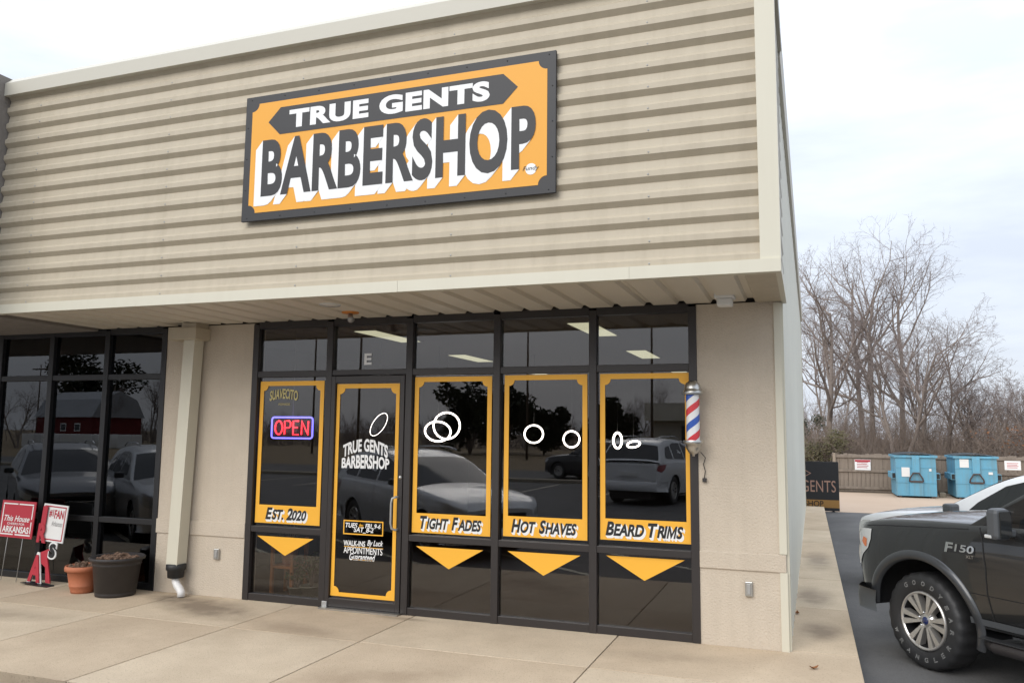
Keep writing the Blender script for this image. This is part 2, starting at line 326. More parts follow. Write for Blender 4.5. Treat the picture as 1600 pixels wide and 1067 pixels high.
while y < 15.2:
    g = .006; y1 = min(y+1.9, 15.3); B().bev(-.02+g, .56-g, y+g, y1-g, -.14, rnd.uniform(-.001, .001), .003).build('slab', ('concrete', 'concrete_pale')[int(y*7) % 2], swalk); y = y1
# ================================================================== BARBERSHOP BUILDING
bld = thing('shop_building', 'tan stucco and ribbed metal shop unit at the end of a low commercial strip', 'building', (0, 0, 0))
XL, XR, XW, ZT, ZF, ZF2, YF, XF = -5.608, -.729, -6.831, 3.0, 3.012, 3.104, -1.407, .055
MU = [-5.608+.035, -4.614, -3.654, -2.683, -1.703, -.729-.035]
# walls
b = B(); b.box(XR, -.004, 0, .2, 0, .655); b.box(XR, -.004, 0, .2, .805, ZF); b.build('pier_wall', 'stucco', bld)
B().bev(XR+.002, .004, -.016, .2, .655, .805, .006).build('stucco_band', 'stucco', bld)
b = B(); b.box(XW, XL, 0, .2, 0, .65); b.box(XW, XL, 0, .2, .81, ZF); b.build('pier_wall', 'stucco', bld)
B().bev(XW-.004, XL-.002, -.016, .2, .65, .81, .006).build('stucco_band', 'stucco', bld)
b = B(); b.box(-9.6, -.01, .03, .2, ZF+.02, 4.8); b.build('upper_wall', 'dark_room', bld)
# side wall: vertical ribbed sheets
SKEW = .0065                                     # the side wall is not quite square to the front
def ribs_v(y0, y1, x, z0, z1, pitch=.305, d=.03):
    prof = []; y = y0
    while y < y1-.01:
        prof += [(y, 0), (y+pitch*.62, 0), (y+pitch*.7, d), (y+pitch*.86, d), (y+pitch*.94, 0)]; y += pitch
    prof.append((min(y, y1), 0)); n = len(prof); b = B()
    b.add([(x+d_+SKEW*yy, yy, z0) for yy, d_ in prof]+[(x+d_+SKEW*yy, yy, top_z(yy)-.05) for yy, d_ in prof], [(i, i+1, n+i+1, n+i) for i in range(n-1)]); return b
REAR = 14.3
def top_z(y): return 5.56-.0446*y
y = .1
while y < REAR-.1:
    ribs_v(y, min(y+.915, REAR), -.005, 0, 4.85).build('side_wall_sheet', 'side_metal', bld); y += .915
b = B(); b.box(-.05, .012, -.012, .1, 0, .655); b.box(-.05, .012, -.012, .1, .81, ZF-.01); b.box(-.003, .03, .02, .16, 0, 4.85); b.build('corner_trim', 'cream_metal', bld)
B().box(.03, .035+SKEW*REAR, REAR, REAR+.08, 0, 4.9).build('corner_trim', 'cream_metal', bld)
for a, c in ((.152, 3.2), (3.2, 8.9), (8.9, REAR+.1)):
    b = B(); b.prism([(.025, -.20), (.06, -.20), (.075, .02), (.02, .06), (-.1, .06), (-.1, -.2)], a, c-.004, 'y'); b.v = [(q+SKEW*y_, y_, z_+top_z(y_)) for q, y_, z_ in b.v]; b.build('rake_trim', 'cap_metal', bld)
b = B(); b.box(-16, -.02, REAR-.02, REAR+.05, 0, 4.9); b.build('rear_wall', 'side_metal', bld)
b = B(); b.add([(-.02, .15, top_z(0)-.1), (.05, REAR, 4.85), (-16, REAR, 4.85), (-16, .15, top_z(0)-.1)], [(0, 1, 2, 3)]); b.build('roof', 'side_metal', bld)
B().box(.0, .04, 7.0, 7.12, 3.93, 4.13).build('junction_box', 'dull_steel', bld)
# fascia: horizontal ribbed sheets in courses of five ribs
FT = 5.42
fas = B().box(-7.895, .03, YF+.06, .1, ZF2+.01, FT).build('fascia', 'dark_room', bld)
PITCH = .177
def fascia_sheet(x0, x1, z0, nrib, yo):
    prof = []                                     # (z, out) going up from the lower edge
    for i in range(nrib):
        z = z0+i*PITCH
        prof += [(z, .040), (z+.045, .040), (z+.070, .014), (z+.128, .006), (z+.134, .002), (z+PITCH-.001, .040)]
    n = len(prof); b = B(); vs = []
    for x in (x0, x1): vs += [(x, YF+.042-d-yo, z) for z, d in prof]
    b.add(vs, [(i, i+1, n+i+1, n+i) for i in range(n-1)]); return b.build('metal_sheet', 'tan_metal', fas)
zc_, ci = ZF2+.004, 0
while zc_ < FT-.05:
    nr = min(5, int(round((FT-zc_)/PITCH)))
    if nr < 1: break
    for (a, c, yo) in ((-7.895, -5.62, .0), (-5.66, -2.55, .002), (-2.59, -.03, .004)): fascia_sheet(a, c, zc_, nr, yo+.0015*ci)
    zc_ += nr*PITCH; ci += 1
# screw heads along the laps
b = B()
for x in (-5.64, -2.57, -.9, -7.4, -4.1):
    z = ZF2+.02
    while z < FT: b.lathe([(.0, .005), (.007, .004), (.008, 0)], 6, Matrix.Translation((x+rnd.uniform(-.004, .004), YF-.002, z)) @ Matrix.Rotation(R(90), 4, 'X')); z += PITCH
tag(b.build('screw_heads', 'dull_steel', fas), kind='stuff')
b = B(); b.box(-.085, .06, YF-.012, YF+.04, ZF2, FT); b.box(.02, .06, YF+.04, YF+.10, ZF2, FT); b.build('corner_trim', 'cream_metal', bld)
b = B(); prof = []; z = ZF2                         # return of the fascia on the side
while z < FT: prof += [(z, .032), (z+.045, .032), (z+.07, .008), (z+.13, .004), (z+PITCH-.001, .032)]; z += PITCH
n = len(prof); b.add([(.015+d, yy, zz) for yy in (YF+.1, .12) for zz, d in prof], [(i, i+1, n+i+1, n+i) for i in range(n-1)]); b.build('side_fascia_sheet', 'cap_metal', bld)
b = B(); b.prism([(YF-.05, FT-.02), (YF-.05, FT+.12), (YF+.02, FT+.19), (.15, FT+.19), (.15, FT-.02)], -7.898, .075, 'x'); b.build('parapet_cap', 'cap_metal', bld)
# lower fascia trim, in lengths
for a, c, e in ((-8.9, -5.9, 0), (-5.9, -3.05, .001), (-3.05, -1.05, 0), (-1.05, XF+.006, .001)):
    b = B(); b.box(a, c-.002, YF-.03-e, YF+.05, ZF-.004-e, ZF2); b.build('fascia_trim', 'cream_metal', bld)
b = B(); b.box(.02, XF+.006, YF+.05, .12, ZF-.004, ZF2); b.build('fascia_trim', 'cream_metal', bld)
B().box(-.20, .02, YF+.05, -.02, ZF-.003, ZF+.06).build('soffit_end_panel', 'tan_metal', bld)
# soffit sheets, ribs running front to back
def soffit_sheet(x0, x1):
    prof = []; x = x0; p = .305
    while x < x1-.02:
        prof += [(x, 0), (x+.2, 0), (x+.215, -.001), (x+.235, .03), (x+.285, .03), (x+.303, 0)]; x += p
    n = len(prof); b = B(); b.add([(a, yy, ZF+.012+d) for yy in (YF+.05, .0) for a, d in prof], [(i, i+1, n+i+1, n+i) for i in range(n-1)]); b.build('soffit_sheet', 'soffit_metal', bld)
x = -.20
while x > -9.5: soffit_sheet(x-.915, x); x -= .915
B().box(-9.6, -.01, -.02, .028, ZF+.06, ZF+.3).build('soffit_ledger', 'bronze', bld)
# ---- glazed bays
def pane(x0, x1, z0, z1, parent, mt='tinted_glass', name='pane', y=.035):
    return B().box(x0, x1, y, y+.006, z0, z1).build(name, mt, parent)
YG = .031
def on_glass(a, c, d=0.0): return (a, YG-.001+d, c)
T0, T1, B0, B1, S0 = 2.405, 2.473, .727, .79, .075
def bay(x0, x1, first=False, last=False, mt='bronze', gl='tinted_glass', mw=.037, rails=True):
    b = B(); b.bev(x0-mw, x0+mw, -.012, .10, 0, ZT, .004)
    if last: b.bev(x1-mw, x1+mw, -.012, .10, 0, ZT, .004)
    for z0, z1, o in ((ZT-.05, ZT+.03, .002), (T0, T1, .006), (B0, B1, .004), (0, S0, .008)): b.bev(x0+mw-.001, x1-mw+.001, -.010+o, .09, z0, z1, .004)
    w = b.build('window', mt, bld)
    for z0, z1 in ((T1, ZT-.05), (B1, T0), (S0, B0)): pane(x0+mw, x1-mw, z0, z1, w, gl)
    return w
bays = {}
for i in (0, 2, 3, 4): bays[i] = bay(MU[i], MU[i+1], last=(i in (0, 4)))
# door bay with its transom
B().bev(MU[1]+.037, MU[2]-.037, -.004, .09, ZT-.05, ZT+.03, .004).build('head_rail', 'bronze', bld); b = B(); b.bev(MU[1]+.037, MU[2]-.037, -.002, .09, T0+.01, T1, .004); w1 = b.build('transom_window', 'bronze', bld)
pane(MU[1]+.037, MU[2]-.037, T1, ZT-.05, w1)
dx0, dx1 = MU[1]+.042, MU[2]-.042
b = B(); b.bev(dx0, dx0+.05, -.02, .035, .02, T0, .004); b.bev(dx1-.05, dx1, -.02, .035, .02, T0, .004); b.bev(dx0+.049, dx1-.049, -.018, .033, T0-.075, T0, .004); b.bev(dx0+.049, dx1-.049, -.018, .033, .02, .105, .004)
door = b.build('door', 'bronze', bld); pane(dx0+.05, dx1-.05, .105, T0-.075, door, y=.012)
b = B(); hx = dx1-.035
b.tube([(hx, -.02, 1.16), (hx-.01, -.06, 1.165), (hx-.045, -.075, 1.15), (hx-.055, -.078, 1.1), (hx-.055, -.078, .9), (hx-.045, -.075, .85), (hx-.01, -.06, .835), (hx, -.02, .84)], .012, 8); b.build('handle', 'dull_steel', door)
B().lathe([(0, .012), (.016, .01), (.02, 0)], 14, Matrix.Translation((dx1-.025, -.02, 1.36)) @ Matrix.Rotation(R(90), 4, 'X')).build('lock', 'steel', door)
B().bev(dx0-.02, dx0+.04, -.035, -.012, .0, .07, .004).build('hinge', 'dull_steel', door)
B().box(dx0-.02, dx1+.02, -.10, .09, .001, .018).build('threshold', 'steel', bld)
# ---- vinyl on the glass
def decal(me, name, mt, parent): return link(name, me, mt, parent)
BORD = {0: (-5.515, -4.69, .822, 2.362), 2: (-3.60, -2.745, .812, 2.385), 3: (-2.61, -1.765, .826, 2.39), 4: (-1.64, -.795, .846, 2.39)}
WORDS = {0: 'EST. 2020', 2: 'TIGHT FADES', 3: 'HOT SHAVES', 4: 'BEARD TRIMS'}
TXT = {0: (412, 477, 809, 793), 2: (654, 751, 829, 806), 3: (797, 900, 836, 813), 4: (945, 1067, 842, 818)}
ARW = {0: ((402, 835), (490, 843), (445, 868)), 2: ((650, 853), (755, 859), (701, 889)), 3: ((793, 861), (907, 867), (849, 899)), 4: ((947, 869), (1070, 873), (1007, 907))}
for i, (x0, x1, z0, z1) in BORD.items():
    decal(flat([rect(x0, x1, z0, z1), ticket(x0+.048, x1-.048, z0+.195, z1-.05, .055, 'tltr')], on_glass), 'border_decal', 'yellow_vinyl', bays[i])
    t = TXT[i]; q0 = P(t[0], t[2], 1, 0); q1 = P(t[1], t[3], 1, 0); xa, xb = q0[0], q1[0]; zm = z0+.095
    bt, sh = text(WORDS[i], xa, xb, zm-.055, zm+.075, lambda a, c, d=0: on_glass(a, c, d-.004), bold=.04, shear=.26, caps=.86, shadow=(.016, -.024, .002))
    sh.build('lettering_shade', 'white_vinyl', bays[i]); bt.build('lettering', 'ink_black', bays[i])
    pts = [P(px, py, 1, .03) for px, py in ARW[i]]; zt = (pts[0][2]+pts[1][2])/2
    decal(flat([[(pts[0][0], zt), (pts[2][0], pts[2][2]), (pts[1][0], zt)]], on_glass), 'arrow_decal', 'yellow_vinyl', bays[i])
on_door = lambda a, c, d=0.0: (a, .008+d, c)
decal(flat([rect(-4.515, -3.765, .125, 2.322), ticket(-4.475, -3.805, .165, 2.275, .06)], on_door), 'border_decal', 'yellow_vinyl', door)
def dtext(txt, px0, py0, px1, py1, mt='white_vinyl', name='lettering', **k):
    a = P(px0, py1, 1, 0); c = P(px1, py0, 1, 0); text(txt, a[0], c[0], a[2], c[2], on_door, **k).build(name, mt, door)
arch = lambda u, v: (u, v*.78+.22*(1-(2*u-1)**2)-.0)
dtext('TRUE GENTS', 535, 686, 606, 715, bold=.035, warp=lambda u, v: (u, v*.66+.34*(1-(2*u-1)**2)))
dtext('BARBERSHOP', 533, 710, 608, 731, bold=.035, warp=lambda u, v: (u, v*(.68)+.28*v*(1-(2*u-1)**2)))
dtext('TUES', 539, 817, 558, 823.5, bold=.02, shear=.2); dtext('thru', 560.5, 817.5, 567, 824, 'yellow_vinyl', bold=.02, shear=.2); dtext('FRI_9-6', 570, 819, 594, 826, bold=.02, shear=.2)
dtext('SAT_8-2', 552, 824.5, 583, 832, bold=.02, shear=.2)
a = P(535.5, 834, 1, 0); c = P(598.5, 815, 1, 0)
decal(flat([rect(a[0], c[0], a[2], c[2]), rect(a[0]+.012, c[0]-.012, a[2]+.012, c[2]-.012)], on_door), 'hours_frame', 'yellow_vinyl', door)
dtext('WALK-INS', 536, 845.5, 570, 852, bold=.02); dtext('By Luck', 573, 845, 598, 855, bold=.015, shear=.35)
dtext('APPOINTMENTS', 536, 857, 597, 863.5, bold=.01); dtext('Guaranteed', 545, 866, 586, 874.5, bold=.015, shear=.35)
for (pa, pb) in (((537, 853.5), (598, 857)), ((550, 875.5), (583, 874))):
    a = P(*pa, 1, 0); c = P(*pb, 1, 0); zz = (a[2]+c[2])/2; decal(flat([rect(a[0], c[0], zz-.004, zz+.004)], on_door), 'underline', 'yellow_vinyl', door)
a = P(569, 570, 1, .03); c = P(581, 552, 1, .03); text('E', a[0], c[0], a[2], c[2], on_glass, bold=.03).build('unit_letter', 'white_vinyl', w1)
a = P(421, 634, 1, .03); c = P(466, 607, 1, .03)
text('SUAVECITO', a[0], c[0], a[2]+.05, c[2], on_glass, bold=.025, shear=.1, warp=lambda u, v: (u, v*.8+.2*(1-(2*u-1)**2))).build('lettering', 'gold_vinyl', bays[0])
text('POMADE', a[0]+.12, c[0]-.1, a[2]+.005, a[2]+.03, on_glass, bold=0).build('lettering', 'gold_vinyl', bays[0])
# ---- downspout
dsp = B()
for (a, c) in (((-6.425, 2.84), (-6.505, .33)),):
    w = .15; vs = [];
    for (x, z) in (a, c): vs += [(x, -.185, z), (x+w, -.185, z), (x+w, -.035, z), (x, -.035, z)]
    dsp.add(vs, [(0, 1, 5, 4), (1, 2, 6, 5), (2, 3, 7, 6), (3, 0, 4, 7), (0, 3, 2, 1), (4, 5, 6, 7)])
dsp = dsp.build('downspout', 'cream_metal', bld)
b = B(); b.bev(-6.60, -6.21, -.25, -.005, 2.83, 2.965, .006); b.bev(-6.44, -6.24, -.22, -.005, 2.965, 3.02, .004); b.build('leader_head', 'tan_metal', dsp)
px_ = -6.505+.075; M = Matrix.Translation((px_, -.11, 0))
B().lathe([(.07, .19), (.085, .195), (.09, .27), (.105, .28), (.105, .34), (.09, .345), (.0, .345)], 24, M).build('rubber_boot', 'rubber', dsp)
B().tube([(px_, -.11, .21), (px_+.01, -.115, .15), (px_+.05, -.13, .11), (px_+.10, -.15, .085), (px_+.14, -.165, .05), (px_+.145, -.17, .004)], .042, 14).build('elbow', 'pvc', dsp)
def wall_plate(x, z, w=.07, h=.115):
    b = B(); b.bev(x-w/2, x+w/2, -.028, .0, z-h/2, z+h/2, .006); o = b.build('outlet_cover', 'steel', bld); B().bev(x-w/2+.018, x+w/2-.018, -.036, -.027, z-h/2+.018, z+h/2-.018, .004).build('flap', 'dull_steel', o)
wall_plate(-5.965, .46); wall_plate(-.31, .50, .065, .125)
# soffit fittings
c = (-4.05, -.91); b = B(); b.lathe([(.0, -.02), (.07, -.018), (.085, -.01), (.10, -.012), (.105, .01)], 24, Matrix.Translation((c[0], c[1], ZF+.012))); tag(b.build('soffit_light', 'lens_clear'), 'round recessed light in the soffit left of the doorway', 'light')
t = thing('motion_lamp', 'small lamp holder with orange stained base under the soffit above the door', 'light', (-4.13, -.41, ZF+.012))
B().lathe([(0, -.015), (.085, -.012), (.09, .0)], 18).build('base', 'orange_cap', t); B().tube([(0, 0, -.01), (.01, -.01, -.06), (.03, -.03, -.085)], [.022, .03, .036], 10).build('lamp', 'dull_steel', t)
t = thing('soffit_fixture', 'white boxy light fixture on the soffit near the building corner', 'light', (-.44, -.31, ZF+.012))
B().bev(-.085, .085, -.085, .085, -.02, .02, .006).build('base', 'white_paint', t); B().bev(-.065, .065, -.065, .065, -.085, -.02, .012).build('housing', 'white_paint', t)
# neighbouring unit
nb = thing('neighbour_unit', 'dark glazed shop unit with grey stucco parapet at left edge', 'building', (0, 0, 0))
NM = [P(84, 700, 1, 0)[0]-.03, P(163, 700, 1, 0)[0], XW]; NM = [P(4, 530, 1, 0)[0], P(84, 522, 1, 0)[0], P(170, 522, 1, 0)[0], XW-.035]
_b = bld; bld = nb
for i in range(3): bay(NM[i], NM[i+1], last=(i == 2), mt='black_frame', gl='black_glass')
for i in range(2): bay(NM[0]-.9*(i+1), NM[0]-.9*i, mt='black_frame', gl='black_glass')
bld = _b
b = B(); b.box(-17, -11.1, 0, .2, 0, 3.05); b.build('pier_wall', 'stucco', nb)
B().box(-17, -7.90, -2.3, .1, 3.0, 5.62).build('parapet_block', 'grey_stucco', nb)
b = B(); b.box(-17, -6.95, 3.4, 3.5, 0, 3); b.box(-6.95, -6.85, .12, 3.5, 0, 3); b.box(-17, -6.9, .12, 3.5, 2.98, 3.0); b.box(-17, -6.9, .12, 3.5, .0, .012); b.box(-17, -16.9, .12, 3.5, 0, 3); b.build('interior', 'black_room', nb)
# ---- barbershop room seen through the glass
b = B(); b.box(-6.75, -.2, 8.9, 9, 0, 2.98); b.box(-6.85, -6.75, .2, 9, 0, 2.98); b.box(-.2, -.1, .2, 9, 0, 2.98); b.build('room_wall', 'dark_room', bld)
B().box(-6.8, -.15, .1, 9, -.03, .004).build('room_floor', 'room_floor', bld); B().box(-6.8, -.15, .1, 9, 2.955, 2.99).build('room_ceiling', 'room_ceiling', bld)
tro0 = thing('ceiling_light', '', 'light'); B().box(-.17, .17, -.6, .6, 0, .012).build('frame', 'room_ceiling', tro0); B().box(-.13, .13, -.57, .57, -.006, 0).build('diffuser', 'troffer', tro0)
spots = [(-1.95, 1.0, 'first troffer inside the glass behind the beard trims bay'), (-4.45, 1.0, 'troffer inside above the door transom'), (-4.6, 3.9, 'troffer in second row above the left chairs'), (-1.95, 3.9, 'troffer in second row at the right of the room'), (-4.6, 6.8, 'rearmost troffer at the left of the room'), (-1.95, 6.8, 'rearmost troffer at the right of the room')]
for i, (x, y, lb) in enumerate(spots):
    o = tro0 if i == 0 else copy_tree(tro0); o.location = (x, y, 2.945); tag(o, 'lit '+lb, 'light', 'ceiling troffers in the barbershop')
def ring(px, py, dpx, yy, tilt, lb, th=.0115):
    c = P(px, py, 1, yy); D = (c-CAM) @ _f; rad = dpx/2*D/FPX
    t = thing('ring_light', lb, 'ring light', tuple(c)); Mx = Matrix.Rotation(R(tilt[0]), 3, 'Z') @ Matrix.Rotation(R(tilt[1]), 3, 'X')
    B().torus((0, 0, 0), rad, th, Mx).build('ring', 'ring_glow', t)
    B().tube([(0, 0, rad), (0, 0, 2.95-c[2])], .005, 5).build('cable', 'black_frame', t)
    tag(t, group='ring lights in the barbershop')
ring(698, 665, 41, 2.9, (20, 0), 'upper glowing ring of the overlapping pair in tight fades window'); ring(684, 674, 40, 2.3, (20, 40), 'lower glowing ring of the overlapping pair in tight fades window')
ring(834, 678, 29, 3.6, (20, 20), 'left glowing ring in the hot shaves window'); ring(893, 686, 25, 4.2, (20, 0), 'right glowing ring in the hot shaves window')
ring(965, 688, 24, 5.2, (70, 0), 'left narrow glowing ring in the beard trims window', .016); ring(990, 694, 20, 5.4, (30, 60), 'right narrow glowing ring in the beard trims window', .014)
ring(592, 663, 40, 1.6, (88, 28), 'nearly edge-on ring behind the shop door glass', .0022)
# neon sign
a = P(424, 684, 1, .12); c = P(489, 652, 1, .12); t = thing('open_sign', 'lit red and blue neon OPEN sign hanging in the left window', 'sign', ((a[0]+c[0])/2, .12, a[2]))
w, h = c[0]-a[0], c[2]-a[2]; rr = .03
lp = []
for cx, cz, a0 in ((w/2-rr, rr, -90), (w/2-rr, h-rr, 0), (-w/2+rr, h-rr, 90), (-w/2+rr, rr, 180)):
    for k in range(5): q = R(a0+22.5*k); lp.append((cx+rr*math.cos(q), 0, cz+rr*math.sin(q)))
B().tube(lp+[lp[0]], .009, 8).build('blue_tube', 'neon_blue', t)
def stroke(pts): return [(-w/2+.045+p[0]*(w-.09), -.005, .04+p[1]*(h-.08)) for p in pts]
b = B(); O = [(.115+.105*math.cos(R(q)), .5+.5*math.sin(R(q))) for q in range(0, 361, 24)]; b.tube(stroke(O), .0085, 7)
b.tube(stroke([(.29, 0), (.29, 1), (.42, 1), (.465, .88), (.465, .62), (.42, .5), (.29, .5)]), .0085, 7)
b.tube(stroke([(.70, 0), (.54, 0), (.54, 1), (.70, 1)]), .0085, 7); b.tube(stroke([(.54, .52), (.67, .52)]), .0085, 7); b.tube(stroke([(.79, 0), (.79, 1), (.98, 0), (.98, 1)]), .0085, 7); b.build('red_tube', 'neon_red', t)
B().box(-w/2+.01, w/2-.01, .012, .016, .012, h-.012).build('backing', 'ink_black', t)
B().tube([(0, .01, h), (0, .01, 2.95-a[2])], .002, 4).build('chain', 'dull_steel', t)
# plants and stool behind the left lower pane, cabinet at right
st = thing('plant_stool', 'orange wooden stool with a potted plant behind the left lower pane', 'stool', (-5.32, .42, 0)); 
for sx in (-.13, .13):
    for sy in (-.13, .13): B().bev(sx-.018, sx+.018, sy-.018, sy+.018, .004, .62, .004).build('leg', 'wood', st)
B().bev(-.14, .14, -.14, .14, .30, .33, .004).build('shelf', 'wood', st)
def plant(x, y, z, pr, ph, ch, cr_, pm, lb, n=160, seed=1):
    g = random.Random(seed); t = thing('potted_plant', lb, 'plant', (x, y, z)); B().lathe([(0, 0), (pr*.75, 0), (pr, ph), (pr*1.06, ph), (pr*1.06, ph*.9), (pr*.9, ph*.9), (0, ph*.88)], 18).build('pot', pm, t)
    b = B(); s = B()
    for k in range(7):
        a = g.uniform(0, 6.28); q = (math.cos(a)*cr_*.6, math.sin(a)*cr_*.6, ph+ch*g.uniform(.5, .95)); s.tube([(0, 0, ph*.8), (q[0]*.4, q[1]*.4, ph+ch*.35), q], [.009, .006, .003], 5)
    for k in range(n):
        a = g.uniform(0, 6.28); rr = cr_*g.random()**.5; p = Vector((math.cos(a)*rr, math.sin(a)*rr, ph+ch*(.35+.6*g.random()*(1-.4*rr/cr_)))); d = Vector((g.gauss(0, 1), g.gauss(0, 1), g.gauss(0, .6))).normalized()*.02; e = d.orthogonal().normalized()*.011
        b.add([p-d, p+e, p+d, p-e], [(0, 1, 2, 3)])
    s.build('stem', 'bark', t); b.build('foliage', 'leaf', t)
plant(-5.32, .42, .33, .10, .2, .3, .13, 'terracotta', 'potted plant in a terracotta pot set on the wooden stool', 90, 2)
plant(-4.98, .36, .004, .12, .13, .42, .2, 'celadon', 'bushy jade plant in a pale green pot by the doorway', 260, 3); plant(-5.12, .3, .004, .10, .12, .22, .14, 'celadon', 'low jade plant in a pale pot between stool and taller plant', 130, 4)
t = thing('tool_cabinet', 'tan drawer cabinet with green edge tape inside the rightmost bay', 'cabinet', (-.55, .5, 0)); B().bev(-.26, .3, -.2, .3, .28, 1.25, .006).build('body', 'drawer_tan', t); B().box(-.27, .3, -.2, .3, .004, .28).build('base', 'dark_room', t)
B().box(-.272, -.258, -.206, -.2, .28, 1.25).build('edge_tape', 'green_tape', t)
for k in range(4): B().box(.1, .14, -.215, -.2, .55+k*.09, .57+k*.09).build('drawer_pull', 'black_frame', t)
# ================================================================== MAIN SIGN
SX0, SX1, SZ0, SZ1 = -4.70, -1.642, 3.745, 4.945
sg = thing('shop_sign', 'large yellow and black painted barbershop sign bolted to the ribbed fascia', 'sign', ((SX0+SX1)/2, YF-.024, SZ0))
w, h = (SX1-SX0)/2, SZ1-SZ0; YS = -.012
B().bev(-w, w, -.012, .014, 0, h, .003).build('board', 'sign_black', sg)
pl = lambda dy: (lambda a, c, d=0.0: (a, YS-dy+d, c))
link('yellow_field', flat([ticket(-w+.075, w-.075, .075, h-.075, .075)], pl(.002)), 'sign_yellow', sg)
ax0, ax1, az0, az1 = -w+.26, w-.33, .80, 1.06
link('arrow_banner', flat([[(ax0, (az0+az1)/2), (ax0+.13, az0), (ax1-.13, az0), (ax1, (az0+az1)/2), (ax1-.13, az1), (ax0+.13, az1)]], pl(.004)), 'sign_black', sg)
bt = text('TRUE GENTS', ax0+.23, ax1-.25, az0+.045, az1-.04, pl(.006), bold=.05, space=1.08); bt.build('lettering', 'white_vinyl', sg)
bt, sh = text('BARBERSHOP', -w+.21, w-.17, .215, .765, pl(.008), bold=.034, space=1.06, shadow=(-.075, -.085, .0035)); sh.build('lettering_shade', 'white_vinyl', sg); bt.build('lettering', 'sign_black', sg)
link('maker_mark', flat([[(w-.21+.048*math.cos(q*.3307), .215+.048*math.sin(q*.3307)) for q in range(19)]], pl(.004)), 'white_vinyl', sg); text('Fundy', w-.28, w-.14, .195, .24, pl(.006), bold=0, shear=.3).build('lettering', 'ink_black', sg)
b0 = B().lathe([(0, .004), (.005, .003), (.006, 0)], 8, Matrix.Rotation(R(90), 4, 'X')).mesh('rivet'); b0.materials.append(MATS['black_frame'])
for i in range(9):
    for z in (.03, h-.03): link('rivet', b0, None, sg).location = (-w+.06+i*(2*w-.12)/8, YS, z)
for i in range(1, 4):
    for x in (-w+.03, w-.03): link('rivet', b0, None, sg).location = (x, YS, i*h/4)
# ================================================================== BARBER POLE
bp = thing('barber_pole', 'red white and blue striped barber pole with silver caps on the window jamb', 'barber pole', (-.75, -.15, 1.64))
def stripes(r, z0, z1, n=48, pitch=.36):
    out_ = [B(), B(), B()]; nz_ = 60; seq = [0, 1, 0, 2]        # white red white blue
    for k in range(n):
        for j in range(nz_):
            a0, a1 = 2*math.pi*k/n, 2*math.pi*(k+1)/n; za, zb = z0+(z1-z0)*j/nz_, z0+(z1-z0)*(j+1)/nz_
            s = seq[int(((za/pitch-k/n*1.0) % 1)*4)]
            out_[s].add([(r*math.cos(a0), r*math.sin(a0), za), (r*math.cos(a1), r*math.sin(a1), za), (r*math.cos(a1), r*math.sin(a1), zb), (r*math.cos(a0), r*math.sin(a0), zb)], [(0, 1, 2, 3)], True)
    return out_
# helix quads follow the stripe edges exactly
def helix(r, z0, z1, off, wid, pitch, n=64):
    b = B(); turns = (z1-z0)/pitch+1.2; steps = int(turns*n)
    for k in range(steps):
        q0, q1 = k/n, (k+1)/n; rows = []
        for q in (q0, q1):
            zl = z0-pitch+(off+q)*pitch; rows.append((q, max(z0, min(z1, zl)), max(z0, min(z1, zl+wid*pitch))))
        if rows[0][2]-rows[0][1] < 1e-5 and rows[1][2]-rows[1][1] < 1e-5: continue
        pt = lambda q, z: (r*math.cos(-1.2+2*math.pi*q), r*math.sin(-1.2+2*math.pi*q), z)
        b.add([pt(rows[0][0], rows[0][1]), pt(rows[1][0], rows[1][1]), pt(rows[1][0], rows[1][2]), pt(rows[0][0], rows[0][2])], [(0, 1, 2, 3)], True)
    return b
B().lathe([(.058, .13), (.058, .54)], 40).build('white_cylinder', 'pole_white', bp)
helix(.0595, .13, .54, 0, .24, .27).build('red_stripe', 'pole_red', bp); helix(.0595, .13, .54, .5, .24, .27).build('blue_stripe', 'pole_blue', bp)
B().lathe([(.084, .54), (.088, .555), (.084, .575), (.074, .58), (.074, .60), (.06, .64), (.03, .662), (0, .668)], 32).build('top_cap', 'steel', bp)
B().lathe([(.084, .135), (.088, .12), (.084, .10), (.07, .098), (.062, .06), (.035, .02), (.012, .012), (.012, -.005), (0, -.006)], 32).build('bottom_cap', 'steel', bp)
b = B(); b.box(-.03, .03, .05, .148, .56, .60); b.box(-.03, .03, .05, .148, .09, .12); b.build('bracket', 'dull_steel', bp)
B().tube([(.05, .1, .03), (.09, .12, -.02), (.07, .13, -.08), (.085, .135, -.14), (.075, .13, -.2)], .004, 5).build('cable', 'black_frame', bp)
B().bev(.06, .095, .115, .145, -.235, -.2, .003).build('plug', 'black_plastic', bp)
# ================================================================== THINGS ON THE WALK
def cones(x, y, z, r, n, lb, seed):
    g = random.Random(seed); b = B()
    for k in range(n):
        a = g.uniform(0, 6.28); rr = r*g.random()**.5; s = g.uniform(.02, .032); M = Matrix.Translation((x+rr*math.cos(a), y+rr*math.sin(a), z+g.uniform(0, .045)*(1.3-rr/r))) @ Matrix.Rotation(g.uniform(-1.3, 1.3), 4, 'X') @ Matrix.Rotation(g.uniform(0, 6), 4, 'Z')
        b.lathe([(0, -s), (s*.7, -s*.7), (s*.45, -s*.5), (s*.9, -.2*s), (s*.55, 0), (s*.8, s*.35), (s*.4, s*.5), (s*.5, s*.8), (0, s*1.2)], 9, M, lambda k_, j, q: q*(1.25 if (k_+j) % 2 else .75), False)
    tag(b.build('pine_cones', 'pinecone'), lb, 'pine cones', kind='stuff')
pc = P(128, 917, 2, 0); X, Y = pc[0]+.0, pc[1]-.22
X1, Y1 = -7.50, -.36; t = thing('terracotta_pot', 'small orange terracotta pot full of pine cones beside the black planter', 'pot', (X1, Y1, 0))
